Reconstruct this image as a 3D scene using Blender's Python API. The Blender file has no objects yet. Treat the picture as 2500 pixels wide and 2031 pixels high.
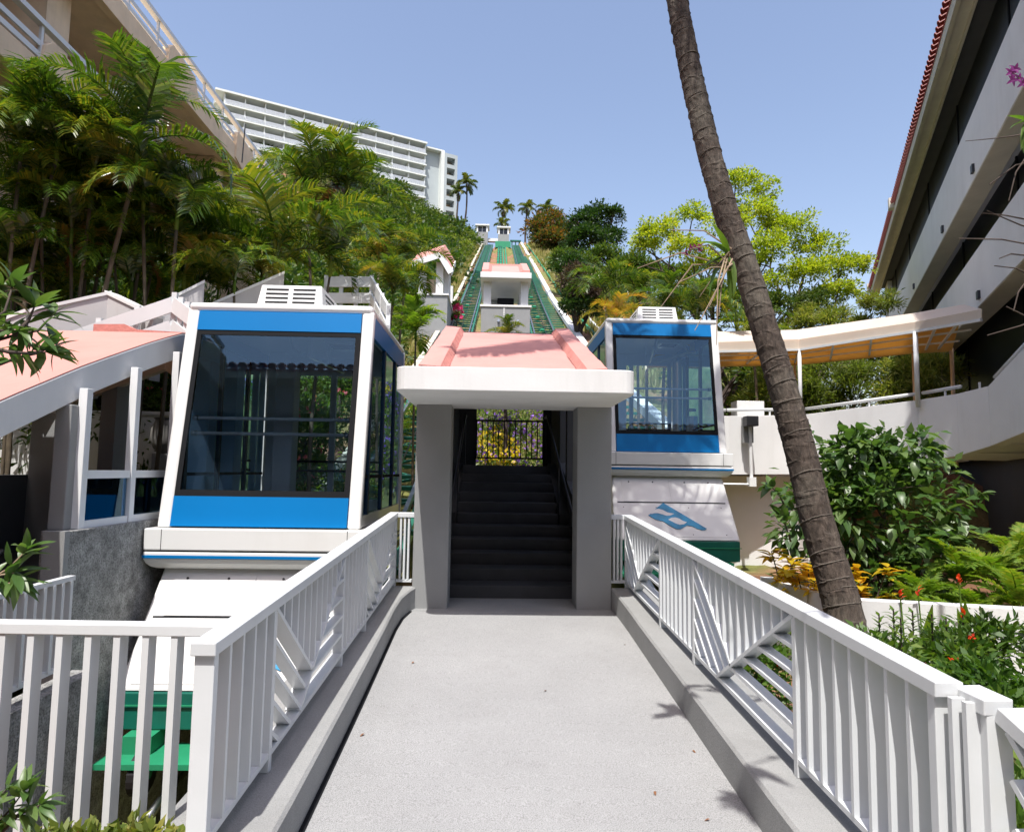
import bpy, math, random
import numpy as np
from mathutils import Vector, Matrix, Euler

SC = bpy.context.scene
COL = SC.collection
R = math.radians

# ------------------------------------------------------------------ camera
CAM_Z = 1.75
YAW, PITCH, ROLL = math.atan(45/1600.), math.atan(135/1600.), .015
_f = Vector((math.sin(YAW)*math.cos(PITCH), math.cos(YAW)*math.cos(PITCH), math.sin(PITCH)))
_r0 = Vector((math.cos(YAW), -math.sin(YAW), 0))
_u0 = _r0.cross(_f)
_r = math.cos(ROLL)*_r0 + math.sin(ROLL)*_u0
_u = _r.cross(_f)
cd = bpy.data.cameras.new('camera')
cd.sensor_fit = 'HORIZONTAL'; cd.sensor_width = 36.; cd.lens = 36.*1600/2500
cd.clip_start = .05; cd.clip_end = 2000
cam = bpy.data.objects.new('camera', cd); COL.objects.link(cam)
m3 = Matrix((_r, _u, -_f)).transposed()
cam.matrix_world = Matrix.Translation((0, 0, CAM_Z)) @ m3.to_4x4()
SC.camera = cam

# ------------------------------------------------------------------ light
SUN = Vector((-.1, -.47, 1)).normalized()
w = bpy.data.worlds.new('World'); SC.world = w; w.use_nodes = True
nt = w.node_tree; nt.nodes.clear()
sky = nt.nodes.new('ShaderNodeTexSky'); sky.sky_type = 'NISHITA'; sky.sun_disc = False
sky.sun_elevation = math.asin(SUN.z); sky.sun_rotation = math.atan2(SUN.x, SUN.y)
sky.altitude = 0; sky.air_density = 1.2; sky.dust_density = 2.2; sky.ozone_density = 1.8
bg = nt.nodes.new('ShaderNodeBackground'); bg.inputs['Strength'].default_value = .125
wo = nt.nodes.new('ShaderNodeOutputWorld')
tint = nt.nodes.new('ShaderNodeMix'); tint.data_type = 'RGBA'; tint.blend_type = 'MULTIPLY'
tint.inputs[0].default_value = 1; tint.inputs[7].default_value = (1.1, .985, .96, 1)      # the photograph's slightly lavender white balance
nt.links.new(sky.outputs[0], tint.inputs[6]); nt.links.new(tint.outputs[2], bg.inputs[0]); nt.links.new(bg.outputs[0], wo.inputs[0])
sl = bpy.data.lights.new('sun', 'SUN'); sl.energy = 3.3; sl.angle = R(.53); sl.color = (1, .97, .92)
so = bpy.data.objects.new('sun', sl); COL.objects.link(so)
so.rotation_euler = SUN.to_track_quat('Z', 'Y').to_euler(); so.location = SUN*60
SC.view_settings.view_transform = 'Standard'; SC.view_settings.look = 'None'
SC.view_settings.exposure = 0.92; SC.view_settings.gamma = 1.0
SC.view_settings.use_curve_mapping = False
SC.render.engine = 'CYCLES'
SC.cycles.max_bounces = 8; SC.cycles.transparent_max_bounces = 12

# ------------------------------------------------------------------ helpers
def g(px, py, Y):
    """where the sight line to a point of the photograph meets the distance Y"""
    d = _f + (px*2500/2137-1250)/1600*_r - (py*2500/2137-1015.5)/1600*_u
    return Vector((0, 0, CAM_Z)) + d*(Y/d.y)

def tag(o, label=None, cat=None, group=None, kind=None):
    if label: o['label'] = label
    if cat: o['category'] = cat
    if group: o['group'] = group
    if kind: o['kind'] = kind
    return o

def thing(name, loc, label, cat, group=None, rz=0):
    o = bpy.data.objects.new(name, None); COL.objects.link(o)
    o.empty_display_size = .3
    o.location = loc; o.rotation_euler = (0, 0, rz)
    return tag(o, label, cat, group)

def org(o):
    v = Vector((0, 0, 0))
    while o: v += o.location; o = o.parent
    return v

class MB:
    def __init__(s): s.v = []; s.f = []
    def add(s, vs, fs):
        n = len(s.v); s.v += [tuple(p) for p in vs]; s.f += [tuple(i+n for i in q) for q in fs]; return s
    def box(s, x0, x1, y0, y1, z0, z1):
        return s.add([(x0,y0,z0),(x1,y0,z0),(x1,y1,z0),(x0,y1,z0),(x0,y0,z1),(x1,y0,z1),(x1,y1,z1),(x0,y1,z1)],
              [(0,3,2,1),(4,5,6,7),(0,1,5,4),(1,2,6,5),(2,3,7,6),(3,0,4,7)])
    def hexa(s, a, b):
        """two loops of 4 points joined"""
        return s.add(list(a)+list(b), [(3,2,1,0),(4,5,6,7),(0,1,5,4),(1,2,6,5),(2,3,7,6),(3,0,4,7)])
    def prism(s, pts, off):
        n = len(pts); off = Vector(off); p = [Vector(q) for q in pts]
        return s.add(p+[q+off for q in p], [tuple(range(n-1,-1,-1)), tuple(range(n,2*n))]+[(i,(i+1)%n,(i+1)%n+n,i+n) for i in range(n)])
    def bar(s, p, q, w, h, up=(0,0,1), cz=0):
        """straight bar from p to q, w across, h along up"""
        p, q = Vector(p), Vector(q); d = (q-p).normalized(); up = Vector(up)
        x = d.cross(up).normalized(); z = x.cross(d).normalized()
        a = [p+x*i*w/2+z*(j*h/2+cz) for i, j in ((-1,-1),(1,-1),(1,1),(-1,1))]
        return s.hexa(a, [k+(q-p) for k in a])
    def tube(s, pts, rad, n=8, cap=True):
        pts = [Vector(p) for p in pts]; k = len(pts)
        if not hasattr(rad, '__len__'): rad = [rad]*k
        d0 = (pts[1]-pts[0]).normalized()
        ref = Vector((0,0,1)) if abs(d0.z) < .9 else Vector((1,0,0))
        base = len(s.v)
        for i, p in enumerate(pts):
            d = (pts[min(i+1,k-1)]-pts[max(i-1,0)]).normalized()
            x = d.cross(ref).normalized(); y = x.cross(d).normalized(); ref = y if abs(d.dot(y)) < .5 else ref
            for j in range(n):
                a = 2*math.pi*j/n
                s.v.append(tuple(p+(x*math.cos(a)+y*math.sin(a))*rad[i]))
        for i in range(k-1):
            for j in range(n):
                a = base+i*n+j; b = base+i*n+(j+1)%n
                s.f.append((a, b, b+n, a+n))
        if cap:
            s.f.append(tuple(base+j for j in range(n-1,-1,-1))); s.f.append(tuple(base+(k-1)*n+j for j in range(n)))
        return s
    def build(s, name, mt, parent=None, smooth=False, bevel=0, label=None):
        me = bpy.data.meshes.new(name)
        o_ = org(parent) if parent else Vector((0,0,0))
        me.from_pydata([(v[0]-o_.x, v[1]-o_.y, v[2]-o_.z) for v in s.v], [], s.f)
        return finish(me, name, mt, parent, smooth, bevel, label)

def finish(me, name, mt, parent=None, smooth=False, bevel=0, label=None):
    me.materials.append(mt)
    if smooth:
        me.polygons.foreach_set('use_smooth', [True]*len(me.polygons))
    me.update()
    o = bpy.data.objects.new(name, me); COL.objects.link(o); o.parent = parent
    if bevel:
        b = o.modifiers.new('bevel', 'BEVEL'); b.width = bevel; b.segments = 2; b.limit_method = 'ANGLE'; b.angle_limit = R(40)
    if label: o['label'] = label
    return o

def np_mesh(name, V, F, mt=None):
    """mesh from arrays; F has 3 or 4 columns"""
    me = bpy.data.meshes.new(name)
    V = np.asarray(V, 'f'); F = np.asarray(F, 'i'); k = F.shape[1]
    me.vertices.add(len(V)); me.vertices.foreach_set('co', V.ravel())
    me.loops.add(F.size); me.loops.foreach_set('vertex_index', F.ravel())
    me.polygons.add(len(F)); me.polygons.foreach_set('loop_start', np.arange(0, F.size, k, dtype='i'))
    me.update(calc_edges=True)
    if mt: me.materials.append(mt)
    return me

def link(me, name, parent=None, loc=(0,0,0), rot=(0,0,0), sc=(1,1,1)):
    o = bpy.data.objects.new(name, me); COL.objects.link(o); o.parent = parent
    o.location = loc; o.rotation_euler = rot; o.scale = sc if hasattr(sc, '__len__') else (sc,)*3
    return o

# ------------------------------------------------------------------ materials
def ramp(nt, fac, stops):
    r_ = nt.nodes.new('ShaderNodeValToRGB'); e = r_.color_ramp.elements
    while len(e) < len(stops): e.new(.5)
    for k, (p, c) in enumerate(stops): e[k].position = p; e[k].color = (*c, 1)
    nt.links.new(fac, r_.inputs[0]); return r_.outputs[0]

def noise(nt, scale, detail=4, coord='Object', stretch=None, rough=.55):
    tc = nt.nodes.new('ShaderNodeTexCoord'); n = nt.nodes.new('ShaderNodeTexNoise')
    n.inputs['Scale'].default_value = scale; n.inputs['Detail'].default_value = detail; n.inputs['Roughness'].default_value = rough
    src = tc.outputs[coord]
    if stretch:
        mp = nt.nodes.new('ShaderNodeMapping'); mp.inputs['Scale'].default_value = stretch
        nt.links.new(src, mp.inputs[0]); src = mp.outputs[0]
    nt.links.new(src, n.inputs['Vector']); return n.outputs['Fac']

def mixc(nt, fac, a, b, mode='MIX'):
    m = nt.nodes.new('ShaderNodeMix'); m.data_type = 'RGBA'; m.blend_type = mode
    for sock, val in ((m.inputs[0], fac), (m.inputs[6], a), (m.inputs[7], b)):
        if hasattr(val, 'is_linked'): nt.links.new(val, sock)
        elif hasattr(val, '__len__'): sock.default_value = (*val, 1)
        else: sock.default_value = val
    return m.outputs[2]

def newmat(name):
    m = bpy.data.materials.new(name); m.use_nodes = True; t = m.node_tree
    p = t.nodes['Principled BSDF']; return m, t, p

def mat(name, c, rough=.6, var=.12, vs=3., bump=0, bs=60., metal=0, spec=.5, stain=None, stain_amt=.35, stretch=(1,1,.15), coat=0):
    """painted or raw solid surface: base colour, soft mottling, optional streaky dirt and grain"""
    m, t, p = newmat(name)
    lo = tuple(x*(1-var) for x in c); hi = tuple(min(1, x*(1+var*.6)) for x in c)
    col = ramp(t, noise(t, vs, 6), [(.3, lo), (.7, hi)])
    if stain:
        f = noise(t, 2.2, 8, stretch=stretch, rough=.7)
        k = t.nodes.new('ShaderNodeMapRange'); k.inputs[1].default_value = .52; k.inputs[2].default_value = .8
        k.inputs[3].default_value = 0; k.inputs[4].default_value = stain_amt
        t.links.new(f, k.inputs[0]); col = mixc(t, k.outputs[0], col, stain)
    t.links.new(col, p.inputs['Base Color'])
    p.inputs['Roughness'].default_value = rough; p.inputs['Metallic'].default_value = metal
    p.inputs['Specular IOR Level'].default_value = spec; p.inputs['Coat Weight'].default_value = coat
    if bump:
        b = t.nodes.new('ShaderNodeBump'); b.inputs['Strength'].default_value = bump; b.inputs['Distance'].default_value = .02
        t.links.new(noise(t, bs, 5, rough=.7), b.inputs['Height']); t.links.new(b.outputs[0], p.inputs['Normal'])
    return m

def leafmat(name, a, b, c=None, rough=.38, trans=.35, vs=1.2, spec=.5):
    """foliage: hue shifts from leaf to leaf and plant to plant, light passes through"""
    m, t, p = newmat(name)
    oi = t.nodes.new('ShaderNodeObjectInfo')
    ge = t.nodes.new('ShaderNodeNewGeometry')
    mt_ = t.nodes.new('ShaderNodeMath'); mt_.operation = 'MULTIPLY_ADD'
    mt_.inputs[1].default_value = .5; t.links.new(ge.outputs['Random Per Island'], mt_.inputs[0])
    m2 = t.nodes.new('ShaderNodeMath'); m2.operation = 'MULTIPLY'; m2.inputs[1].default_value = .3
    t.links.new(oi.outputs['Random'], m2.inputs[0])
    m3_ = t.nodes.new('ShaderNodeMath'); m3_.operation = 'MULTIPLY_ADD'; m3_.inputs[1].default_value = .5; 
    t.links.new(noise(t, vs, 3), m3_.inputs[0]); t.links.new(m2.outputs[0], m3_.inputs[2])
    t.links.new(m3_.outputs[0], mt_.inputs[2])
    st = [(.3, a), (.75, b)] if c is None else [(.25, a), (.65, b), (.95, c)]
    col = ramp(t, mt_.outputs[0], st)
    t.links.new(col, p.inputs['Base Color']); p.inputs['Roughness'].default_value = rough
    p.inputs['Specular IOR Level'].default_value = spec
    tr = t.nodes.new('ShaderNodeBsdfTranslucent'); mx = t.nodes.new('ShaderNodeMixShader')
    c2 = mixc(t, 1.0, col, (1.9, 2.0, .9), 'MULTIPLY'); t.links.new(c2, tr.inputs[0])
    mx.inputs[0].default_value = trans
    o = t.nodes['Material Output']
    t.links.new(p.outputs[0], mx.inputs[1]); t.links.new(tr.outputs[0], mx.inputs[2]); t.links.new(mx.outputs[0], o.inputs[0])
    return m

def glassmat(name, tint, refl=1.0, ior=1.5):
    m, t, p = newmat(name); t.nodes.remove(p)
    tr = t.nodes.new('ShaderNodeBsdfTransparent'); tr.inputs[0].default_value = (*tint, 1)
    gl = t.nodes.new('ShaderNodeBsdfGlossy'); gl.inputs['Roughness'].default_value = .015
    gl.inputs[0].default_value = (refl*.5, refl*.78, refl, 1)
    fr = t.nodes.new('ShaderNodeFresnel'); fr.inputs[0].default_value = ior
    mx = t.nodes.new('ShaderNodeMixShader')
    t.links.new(fr.outputs[0], mx.inputs[0]); t.links.new(tr.outputs[0], mx.inputs[1]); t.links.new(gl.outputs[0], mx.inputs[2])
    t.links.new(mx.outputs[0], t.nodes['Material Output'].inputs[0])
    return m

M = {}
M['white'] = mat('white_paint', (.78,.79,.79), .45, .05, 2, .05, 90)
M['railing'] = mat('railing_paint', (.64,.66,.67), .38, .05, 3, .04, 120, stain=(.42,.4,.36), stain_amt=.12)
M['stucco_white'] = mat('white_stucco', (.72,.72,.715), .8, .07, 1.5, .08, 60, stain=(.45,.43,.4), stain_amt=.3)
M['stucco_grey'] = mat('grey_stucco', (.285,.29,.29), .85, .08, 2, .3, 120, stain=(.3,.29,.27), stain_amt=.25)
M['stucco_beige'] = mat('beige_stucco', (.76,.6,.43), .9, .12, 2, .5, 55, stain=(.25,.2,.15), stain_amt=.3)
M['pink'] = mat('pink_roof_coating', (.58,.265,.23), .75, .08, 1.3, .12, 25, stain=(.4,.16,.14), stain_amt=.35, stretch=(1,.35,1))
M['pink_rough'] = mat('rough_pink_stucco', (.57,.235,.2), .9, .18, 8, .8, 40)
M['concrete'] = mat('walkway_concrete', (.32,.322,.322), .85, .09, .9, .3, 130, stain=(.24,.238,.235), stain_amt=.45, stretch=(1,1,1))
M['kerb'] = mat('kerb_concrete', (.29,.292,.288), .85, .12, 1.8, .25, 70, stain=(.17,.17,.165), stain_amt=.5, stretch=(1,1,.5))
M['rough_conc'] = mat('rough_render_wall', (.33,.33,.32), .95, .5, 9, 1.0, 24, stain=(.2,.2,.19), stain_amt=.5, stretch=(1,1,.3))
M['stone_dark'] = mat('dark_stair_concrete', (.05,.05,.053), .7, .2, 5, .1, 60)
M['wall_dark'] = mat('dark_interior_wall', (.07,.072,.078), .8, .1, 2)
M['blue'] = mat('cabin_blue_paint', (.001,.155,.42), .42, .06, .8, 0, coat=.05, spec=.2)
M['cabin_white'] = mat('cabin_white_paint', (.74,.74,.725), .3, .04, 1.0, .0, coat=.3, stain=(.5,.47,.42), stain_amt=.16)
M['cabin_grey'] = mat('cabin_interior_grey', (.72,.74,.78), .5, .05, 2)
M['dark_frame'] = mat('black_gasket', (.008,.009,.011), .8, .1, 3, spec=.2)
M['green'] = mat('green_chassis_paint', (.005,.12,.085), .4, .2, 3)
M['green_light'] = mat('green_bright_paint', (.02,.25,.12), .45, .15, 3)
M['track_green'] = mat('track_green_paint', (.015,.14,.09), .5, .3, 1.5)
M['steel'] = mat('steel', (.55,.56,.58), .28, .08, 5, 0, metal=1)
M['dark_steel'] = mat('dark_steel', (.05,.05,.055), .45, .2, 5, 0, metal=.7)
M['rail_steel'] = mat('rail_steel', (.16,.19,.23), .4, .2, 5, 0, metal=.6)
M['trough'] = mat('cable_trough_concrete', (.55,.52,.42), .8, .2, 3)
M['glass'] = glassmat('cabin_glass', (.8,.93,1.0), 1.0, 1.9)
M['glass_clear'] = glassmat('shelter_glass', (.6,.7,.78))
M['hotel'] = mat('hotel_paint', (.74,.77,.73), .7, .05, .2, 0, stain=(.5,.52,.5), stain_amt=.2)
M['hotel_grey'] = mat('hotel_grey_panel', (.42,.47,.48), .7, .06, .3)
M['hotel_rail'] = mat('hotel_rail', (.7,.74,.8), .6, .03, .3)
M['dark_glass'] = mat('dark_window_glass', (.02,.024,.03), .12, .3, 1)
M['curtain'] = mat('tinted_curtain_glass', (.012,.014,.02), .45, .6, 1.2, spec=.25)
M['curtain'].node_tree.nodes  # tinted glazing with folds of cloth behind
M['beige'] = mat('beige_eave_paint', (.56,.53,.44), .7, .1, 2, stain=(.4,.38,.28), stain_amt=.3)
M['facade'] = mat('facade_plaster', (.76,.76,.755), .8, .06, 1.2, .12, 60, stain=(.45,.43,.4), stain_amt=.25)
M['tile'] = mat('red_roof_tile', (.3,.045,.035), .55, .3, 6, .2, 40)
M['canvas_under'] = None
M['parapet'] = mat('stair_parapet_paint', (.52,.5,.5), .85, .1, 1.2, .15, 50, stain=(.33,.28,.26), stain_amt=.4)
M['magenta_petal'] = None
M['soil'] = mat('soil', (.16,.075,.035), .95, .3, 5, .6, 12)
M['pot'] = mat('grey_pot', (.2,.19,.18), .6, .1, 4)
def canvas():
    m, t, p = newmat('amber_canvas_fabric')
    col = ramp(t, noise(t, 3, 5), [(.3, (.6,.34,.1)), (.7, (.72,.45,.15))])
    ge = t.nodes.new('ShaderNodeNewGeometry')
    t.links.new(col, p.inputs['Base Color']); p.inputs['Roughness'].default_value = .85
    tr = t.nodes.new('ShaderNodeBsdfTranslucent'); tr.inputs[0].default_value = (.85,.5,.12,1)
    mx = t.nodes.new('ShaderNodeMixShader'); mx.inputs[0].default_value = .45
    t.links.new(p.outputs[0], mx.inputs[1]); t.links.new(tr.outputs[0], mx.inputs[2]); t.links.new(mx.outputs[0], t.nodes['Material Output'].inputs[0])
    return m
M['canvas_under'] = canvas()
def canvas_top():
    m, t, p = newmat('white_canvas_fabric')
    t.links.new(ramp(t, noise(t, 2, 5), [(.3, (.74,.71,.63)), (.7, (.8,.77,.7))]), p.inputs['Base Color']); p.inputs['Roughness'].default_value = .8
    tr = t.nodes.new('ShaderNodeBsdfTranslucent'); tr.inputs[0].default_value = (.95,.72,.4,1)
    mx = t.nodes.new('ShaderNodeMixShader'); mx.inputs[0].default_value = .4
    t.links.new(p.outputs[0], mx.inputs[1]); t.links.new(tr.outputs[0], mx.inputs[2]); t.links.new(mx.outputs[0], t.nodes['Material Output'].inputs[0])
    return m
M['canvas'] = canvas_top()
def speckle(m, amt=.35, scale=420):
    # fine aggregate showing in the concrete
    t = m.node_tree; p = t.nodes['Principled BSDF']; src = p.inputs['Base Color'].links[0].from_socket
    k = ramp(t, noise(t, scale, 2, rough=.6), [(.36, (1-amt,)*3), (.52, (1,)*3), (.68, (1+amt*.25,)*3)])
    t.links.new(mixc(t, 1.0, src, k, 'MULTIPLY'), p.inputs['Base Color'])
speckle(M['concrete'], .42, 190); speckle(M['kerb'], .25, 260); speckle(M['stucco_grey'], .18, 200); speckle(M['rough_conc'], .5, 60)
M['bark'] = mat('palm_bark', (.16,.13,.105), .9, .4, 9, .8, 30, stain=(.3,.27,.22), stain_amt=.5, stretch=(1,1,1))
M['bark_thin'] = mat('slender_palm_bark', (.11,.085,.055), .85, .35, 6, .4, 30)
M['bark_dark'] = mat('dark_bark', (.075,.055,.045), .9, .3, 8, .4, 30)
M['twig'] = mat('pale_twig', (.3,.22,.15), .85, .3, 9)
M['palm'] = leafmat('palm_leaf', (.018,.05,.007), (.068,.125,.013), (.23,.22,.022), .27, .34, .9, .7)
M['palm_yellow'] = leafmat('yellowing_palm_leaf', (.06,.1,.012), (.17,.17,.02), (.34,.2,.03), .4, .35, 1.5)
M['palm_dead'] = leafmat('dead_palm_leaf', (.16,.06,.025), (.3,.1,.03), (.22,.13,.08), .6, .2, 2)
M['coco'] = leafmat('coconut_leaf', (.03,.065,.012), (.08,.12,.02), (.17,.15,.03), .4, .3, .9)
M['scrub'] = leafmat('hillside_scrub_leaf', (.025,.065,.01), (.065,.12,.018), (.15,.17,.03), .6, .25, .12)
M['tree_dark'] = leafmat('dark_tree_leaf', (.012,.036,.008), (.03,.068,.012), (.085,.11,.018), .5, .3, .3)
M['tree_lime'] = leafmat('lime_tree_leaf', (.14,.215,.015), (.27,.32,.02), (.45,.4,.04), .5, .45, .5)
M['shrub'] = leafmat('broad_shrub_leaf', (.03,.08,.015), (.065,.13,.03), (.14,.2,.06), .42, .3, 1.5, .6)
M['fern'] = leafmat('fern_leaf', (.07,.15,.012), (.13,.22,.02), (.24,.27,.03), .5, .4, 2)
M['hedge'] = leafmat('hedge_leaf', (.03,.08,.012), (.07,.14,.02), (.14,.2,.03), .45, .35, 2)
M['bamboo'] = leafmat('bamboo_leaf', (.06,.1,.015), (.14,.18,.03), (.28,.26,.07), .5, .4, .8)
M['croton'] = leafmat('croton_leaf', (.16,.18,.012), (.5,.36,.02), (.45,.16,.02), .4, .35, 3)
M['vine_dead'] = leafmat('dry_vine_leaf', (.035,.025,.018), (.07,.045,.03), (.11,.07,.045), .8, .15, .5)
M['orange_tree'] = leafmat('flame_tree_leaf', (.02,.05,.012), (.05,.08,.015), (.2,.08,.02), .5, .3, .4)
M['grass'] = leafmat('dry_grass_blade', (.14,.15,.03), (.26,.24,.06), (.34,.28,.12), .7, .3, .1)
def petal(n, a, b): return leafmat(n, a, b, None, .5, .35, 6)
M['pink_petal'] = petal('pink_petal', (.6,.05,.14), (.72,.2,.24))
M['magenta_petal'] = petal('magenta_petal', (.5,.01,.16), (.6,.05,.22))
M['red_petal'] = petal('red_petal', (.6,.02,.015), (.75,.08,.02))
M['purple_petal'] = petal('purple_petal', (.16,.06,.5), (.3,.14,.62))
M['yellow_petal'] = petal('yellow_petal', (.7,.5,.02), (.8,.62,.05))
M['orchid_petal'] = petal('orchid_petal', (.09,.005,.1), (.2,.02,.18))
# ================================================================== ground
TY = [-60,0,4,7.5,12.3,18,25,34,44.5,60,80,110,143,160,260]
TZ = [-2.2,-1.95,-1.6,-.75,.35,1.95,4.2,7.2,11.0,17.3,25.8,38.5,52.3,57,75]
def T(y): return float(np.interp(y, TY, TZ))
def xl(y): return float(np.interp(y, [7.5,44.5,143], [-2.55,-2.56,-1.7]))
def xr(y): return float(np.interp(y, [7.5,12.3,44.5,143], [3.2,3.25,3.5,4.25]))
def sstep(a, b, x):
    t = min(1, max(0, (x-a)/(b-a))); return t*t*(3-2*t)
def H(x, y):
    base = T(y)-.75
    k = np.interp(y, [0,9.5,12,20,60,120,165], [.1,.1,.75,.5,.2,.25,.8])
    left = k*min(min(32, 7+.24*max(0,y)), max(0, -5.2-x))
    right = -.6*max(0, x-12)
    h = base+left+right
    if -3.95 < x < -1.4 and y < 9: h = min(h, -2.9)       # machinery pit under the near cabin
    # lower garden right of the walkway, behind it a retained terrace
    if x > 1.9:
        gz = -.45
        h = gz+(h+1.2-gz)*sstep(15.4, 16.4, y) if x > 4.75 else gz*(1-sstep(11, 13, y))+min(h, 60)*sstep(11, 13, y)
    # flower bank behind the stair portal
    if -1.25 < x < 1.75 and 13.3 < y < 30: h = min(max(h, 1.2+(y-13.3)*.8), h+2.6)
    return h
def axis(parts):
    out = []
    for a, b, s in parts: out += list(np.arange(a, b, s))
    return np.array(out)
gx = axis([(-170,-40,6),(-40,-10,1.5),(-10,10,.42),(10,40,1.5),(40,300,8)])
gy = axis([(-60,0,4),(0,20,.42),(20,60,1.1),(60,180,2.5),(180,420,10)])
rng = np.random.RandomState(3)
V = []
for yy in gy:
    for xx in gx:
        dz = 0 if (abs(xx) < 6 and yy < 14) else (rng.rand()-.5)*min(1.2, .06+yy*.007)
        V.append((xx, yy, H(xx, yy)+dz))
nx, ny = len(gx), len(gy)
F = [(j*nx+i, j*nx+i+1, (j+1)*nx+i+1, (j+1)*nx+i) for j in range(ny-1) for i in range(nx-1)]
def groundmat():
    m, t, p = newmat('hill_soil_and_grass')
    n1 = noise(t, .16, 8); n2 = noise(t, 1.6, 8, rough=.7)
    soil = ramp(t, n2, [(.3, (.17,.075,.04)), (.6, (.3,.16,.09)), (.8, (.36,.27,.19))])
    gr = ramp(t, n2, [(.3, (.06,.085,.018)), (.55, (.17,.17,.045)), (.75, (.27,.23,.09))])
    col = mixc(t, ramp(t, n1, [(.47, (0,0,0)), (.56, (1,1,1))]), gr, soil)
    t.links.new(col, p.inputs['Base Color']); p.inputs['Roughness'].default_value = .95
    b = t.nodes.new('ShaderNodeBump'); b.inputs['Strength'].default_value = .8; b.inputs['Distance'].default_value = .15
    t.links.new(n2, b.inputs['Height']); t.links.new(b.outputs[0], p.inputs['Normal'])
    return m
go = link(np_mesh('ground', V, F, groundmat()), 'ground')
tag(go, 'steep earth and grass hillside under the tracks', None, None, 'structure')

# ================================================================== walkway with kerbs
WZ = lambda y: .04*y
wk = MB()
wk.hexa([(-.95,-4,-1.9),(1.36,-4,-1.9),(1.36,7.02,-1.9),(-.95,7.02,-1.9)], [(-.95,-4,WZ(-4)),(1.36,-4,WZ(-4)),(1.36,7.02,WZ(7.02)),(-.95,7.02,WZ(7.02))])
walk = tag(wk.build('walkway', M['concrete']), 'pale concrete walkway rising to the stair portal', None, None, 'structure')
def kerb(xin, xout, side):
    m = MB(); ys = [-4,0,2,3,4,5,5.8,6.3,6.5,6.7,6.85,7.0,7.1,7.2]
    prev = None
    for y in ys:
        c = sstep(5.6, 7.2, y)
        xi = float(np.interp(y, [-4,3,4.5,6.3,6.7,7.0,7.2], [-.83,-.84,-.86,-.895,-.885,-.84,-.79] if side < 0 else [1.25,1.26,1.285,1.31,1.31,1.305,1.3]))
        z = WZ(y)+.2+.02*c
        sec = [(xi+side*.004, y, WZ(y)-2.0 if True else 0), (xi, y, z-.015), (xi+side*.015, y, z), (xout, y, z), (xout, y, WZ(y)-2.)]
        n = len(m.v); m.v += sec
        if prev is not None:
            for i in range(4):
                q = (prev+i, n+i, n+i+1, prev+i+1)
                m.f.append(q if side > 0 else q[::-1])
        prev = n
    m.f.append(tuple(range(4,-1,-1))); m.f.append(tuple(prev+i for i in range(5)))
    return m.build('kerb', M['kerb'], walk)
kerb(-.852, -1.32, -1); kerb(1.282, 1.78, 1)
jt = MB()  # thin black line following the foot of the left kerb
for a, b in zip([-4,3,4.5,6.3,6.7],[3,4.5,6.3,6.7,7.0]):
    f_ = lambda y: float(np.interp(y, [-4,3,4.5,6.3,6.7,7.0], [-.83,-.84,-.86,-.895,-.885,-.84]))+.012
    jt.bar((f_(a),a,WZ(a)+.002),(f_(b),b,WZ(b)+.002),.028,.008)
jt.build('edge_line', M['dark_frame'], walk)

# ================================================================== railings
def rail_section(root, P, s0, s1, hz, kind, flip, zb=.09, top=None, sp=.125, endpost=True):
    """one bay of railing between stations s0 and s1 along P; local heights 0..hz above the line"""
    d = (Vector(P(s1))-Vector(P(s0))); L = d.length; d.normalize(); A = Vector(P(s0)); up = Vector((0,0,1))
    pt = lambda s, h: A+d*s+up*h
    pw, pt_ = .076, .02      # flat bars stand edge-on to the line
    H0, H1 = zb, hz-.05
    def flat(a, b, name='slat'): MB().bar(a, b, pt_, pw+.008 if name == 'diagonal' else pw-.007, up=d.cross(Vector((0,0,1))).normalized()).build(name, M['railing'], root)
    def baluster(s, h0, h1):
        p = pt(s, h0); q = pt(s, h1)
        MB().bar(p, q, pw, pt_, up=d).build('baluster', M['railing'], root)
    if kind == 'plates':
        n = max(2, round(L/sp))
        for i in range(1, n): baluster(i*L/n, H0, H1)
    else:
        f = (lambda s: L-s) if flip else (lambda s: s)
        sv = L*.32; hh = H1-H0
        d2 = lambda s: (s-sv)/(L-sv)*hh
        sA = L*.47; k = (hh-d2(sA))/sA
        flat(pt(f(0), H1), pt(f(sA), H0+d2(sA)), 'diagonal'); flat(pt(f(sv), H0), pt(f(L), H1), 'diagonal')
        n = round(L/sp)
        for i in range(1, n):
            s = i*L/n
            lo = hh-k*s if s < sA else d2(s)
            if hh-lo > .05: baluster(f(s), H0+lo, H1)
        for i in range(1, 5):
            h0 = hh*(1-i*.215); e = h0/k
            if e > sv:
                e = (h0+sv*hh/(L-sv))/(k+hh/(L-sv)); h1 = d2(e)
            else: h1 = 0
            flat(pt(f(0), H0+h0), pt(f(e), H0+h1))
            hb = hh*i*.19
            flat(pt(f(sv+hb/hh*(L-sv)), H0+hb), pt(f(L), H0+hb))
    MB().bar(pt(0,H0-.012), pt(L,H0-.012), .07, .025).build('bottom_rail', M['railing'], root)
def post(root, p, h, w=.075):
    MB().box(p[0]-w/2, p[0]+w/2, p[1]-.02, p[1]+.02, p[2], p[2]+h).build('post', M['railing'], root, bevel=.003)
def cap(root, a, b, w=.095):
    MB().bar(a, b, w, .05).build('top_rail', M['railing'], root, bevel=.004)

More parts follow.
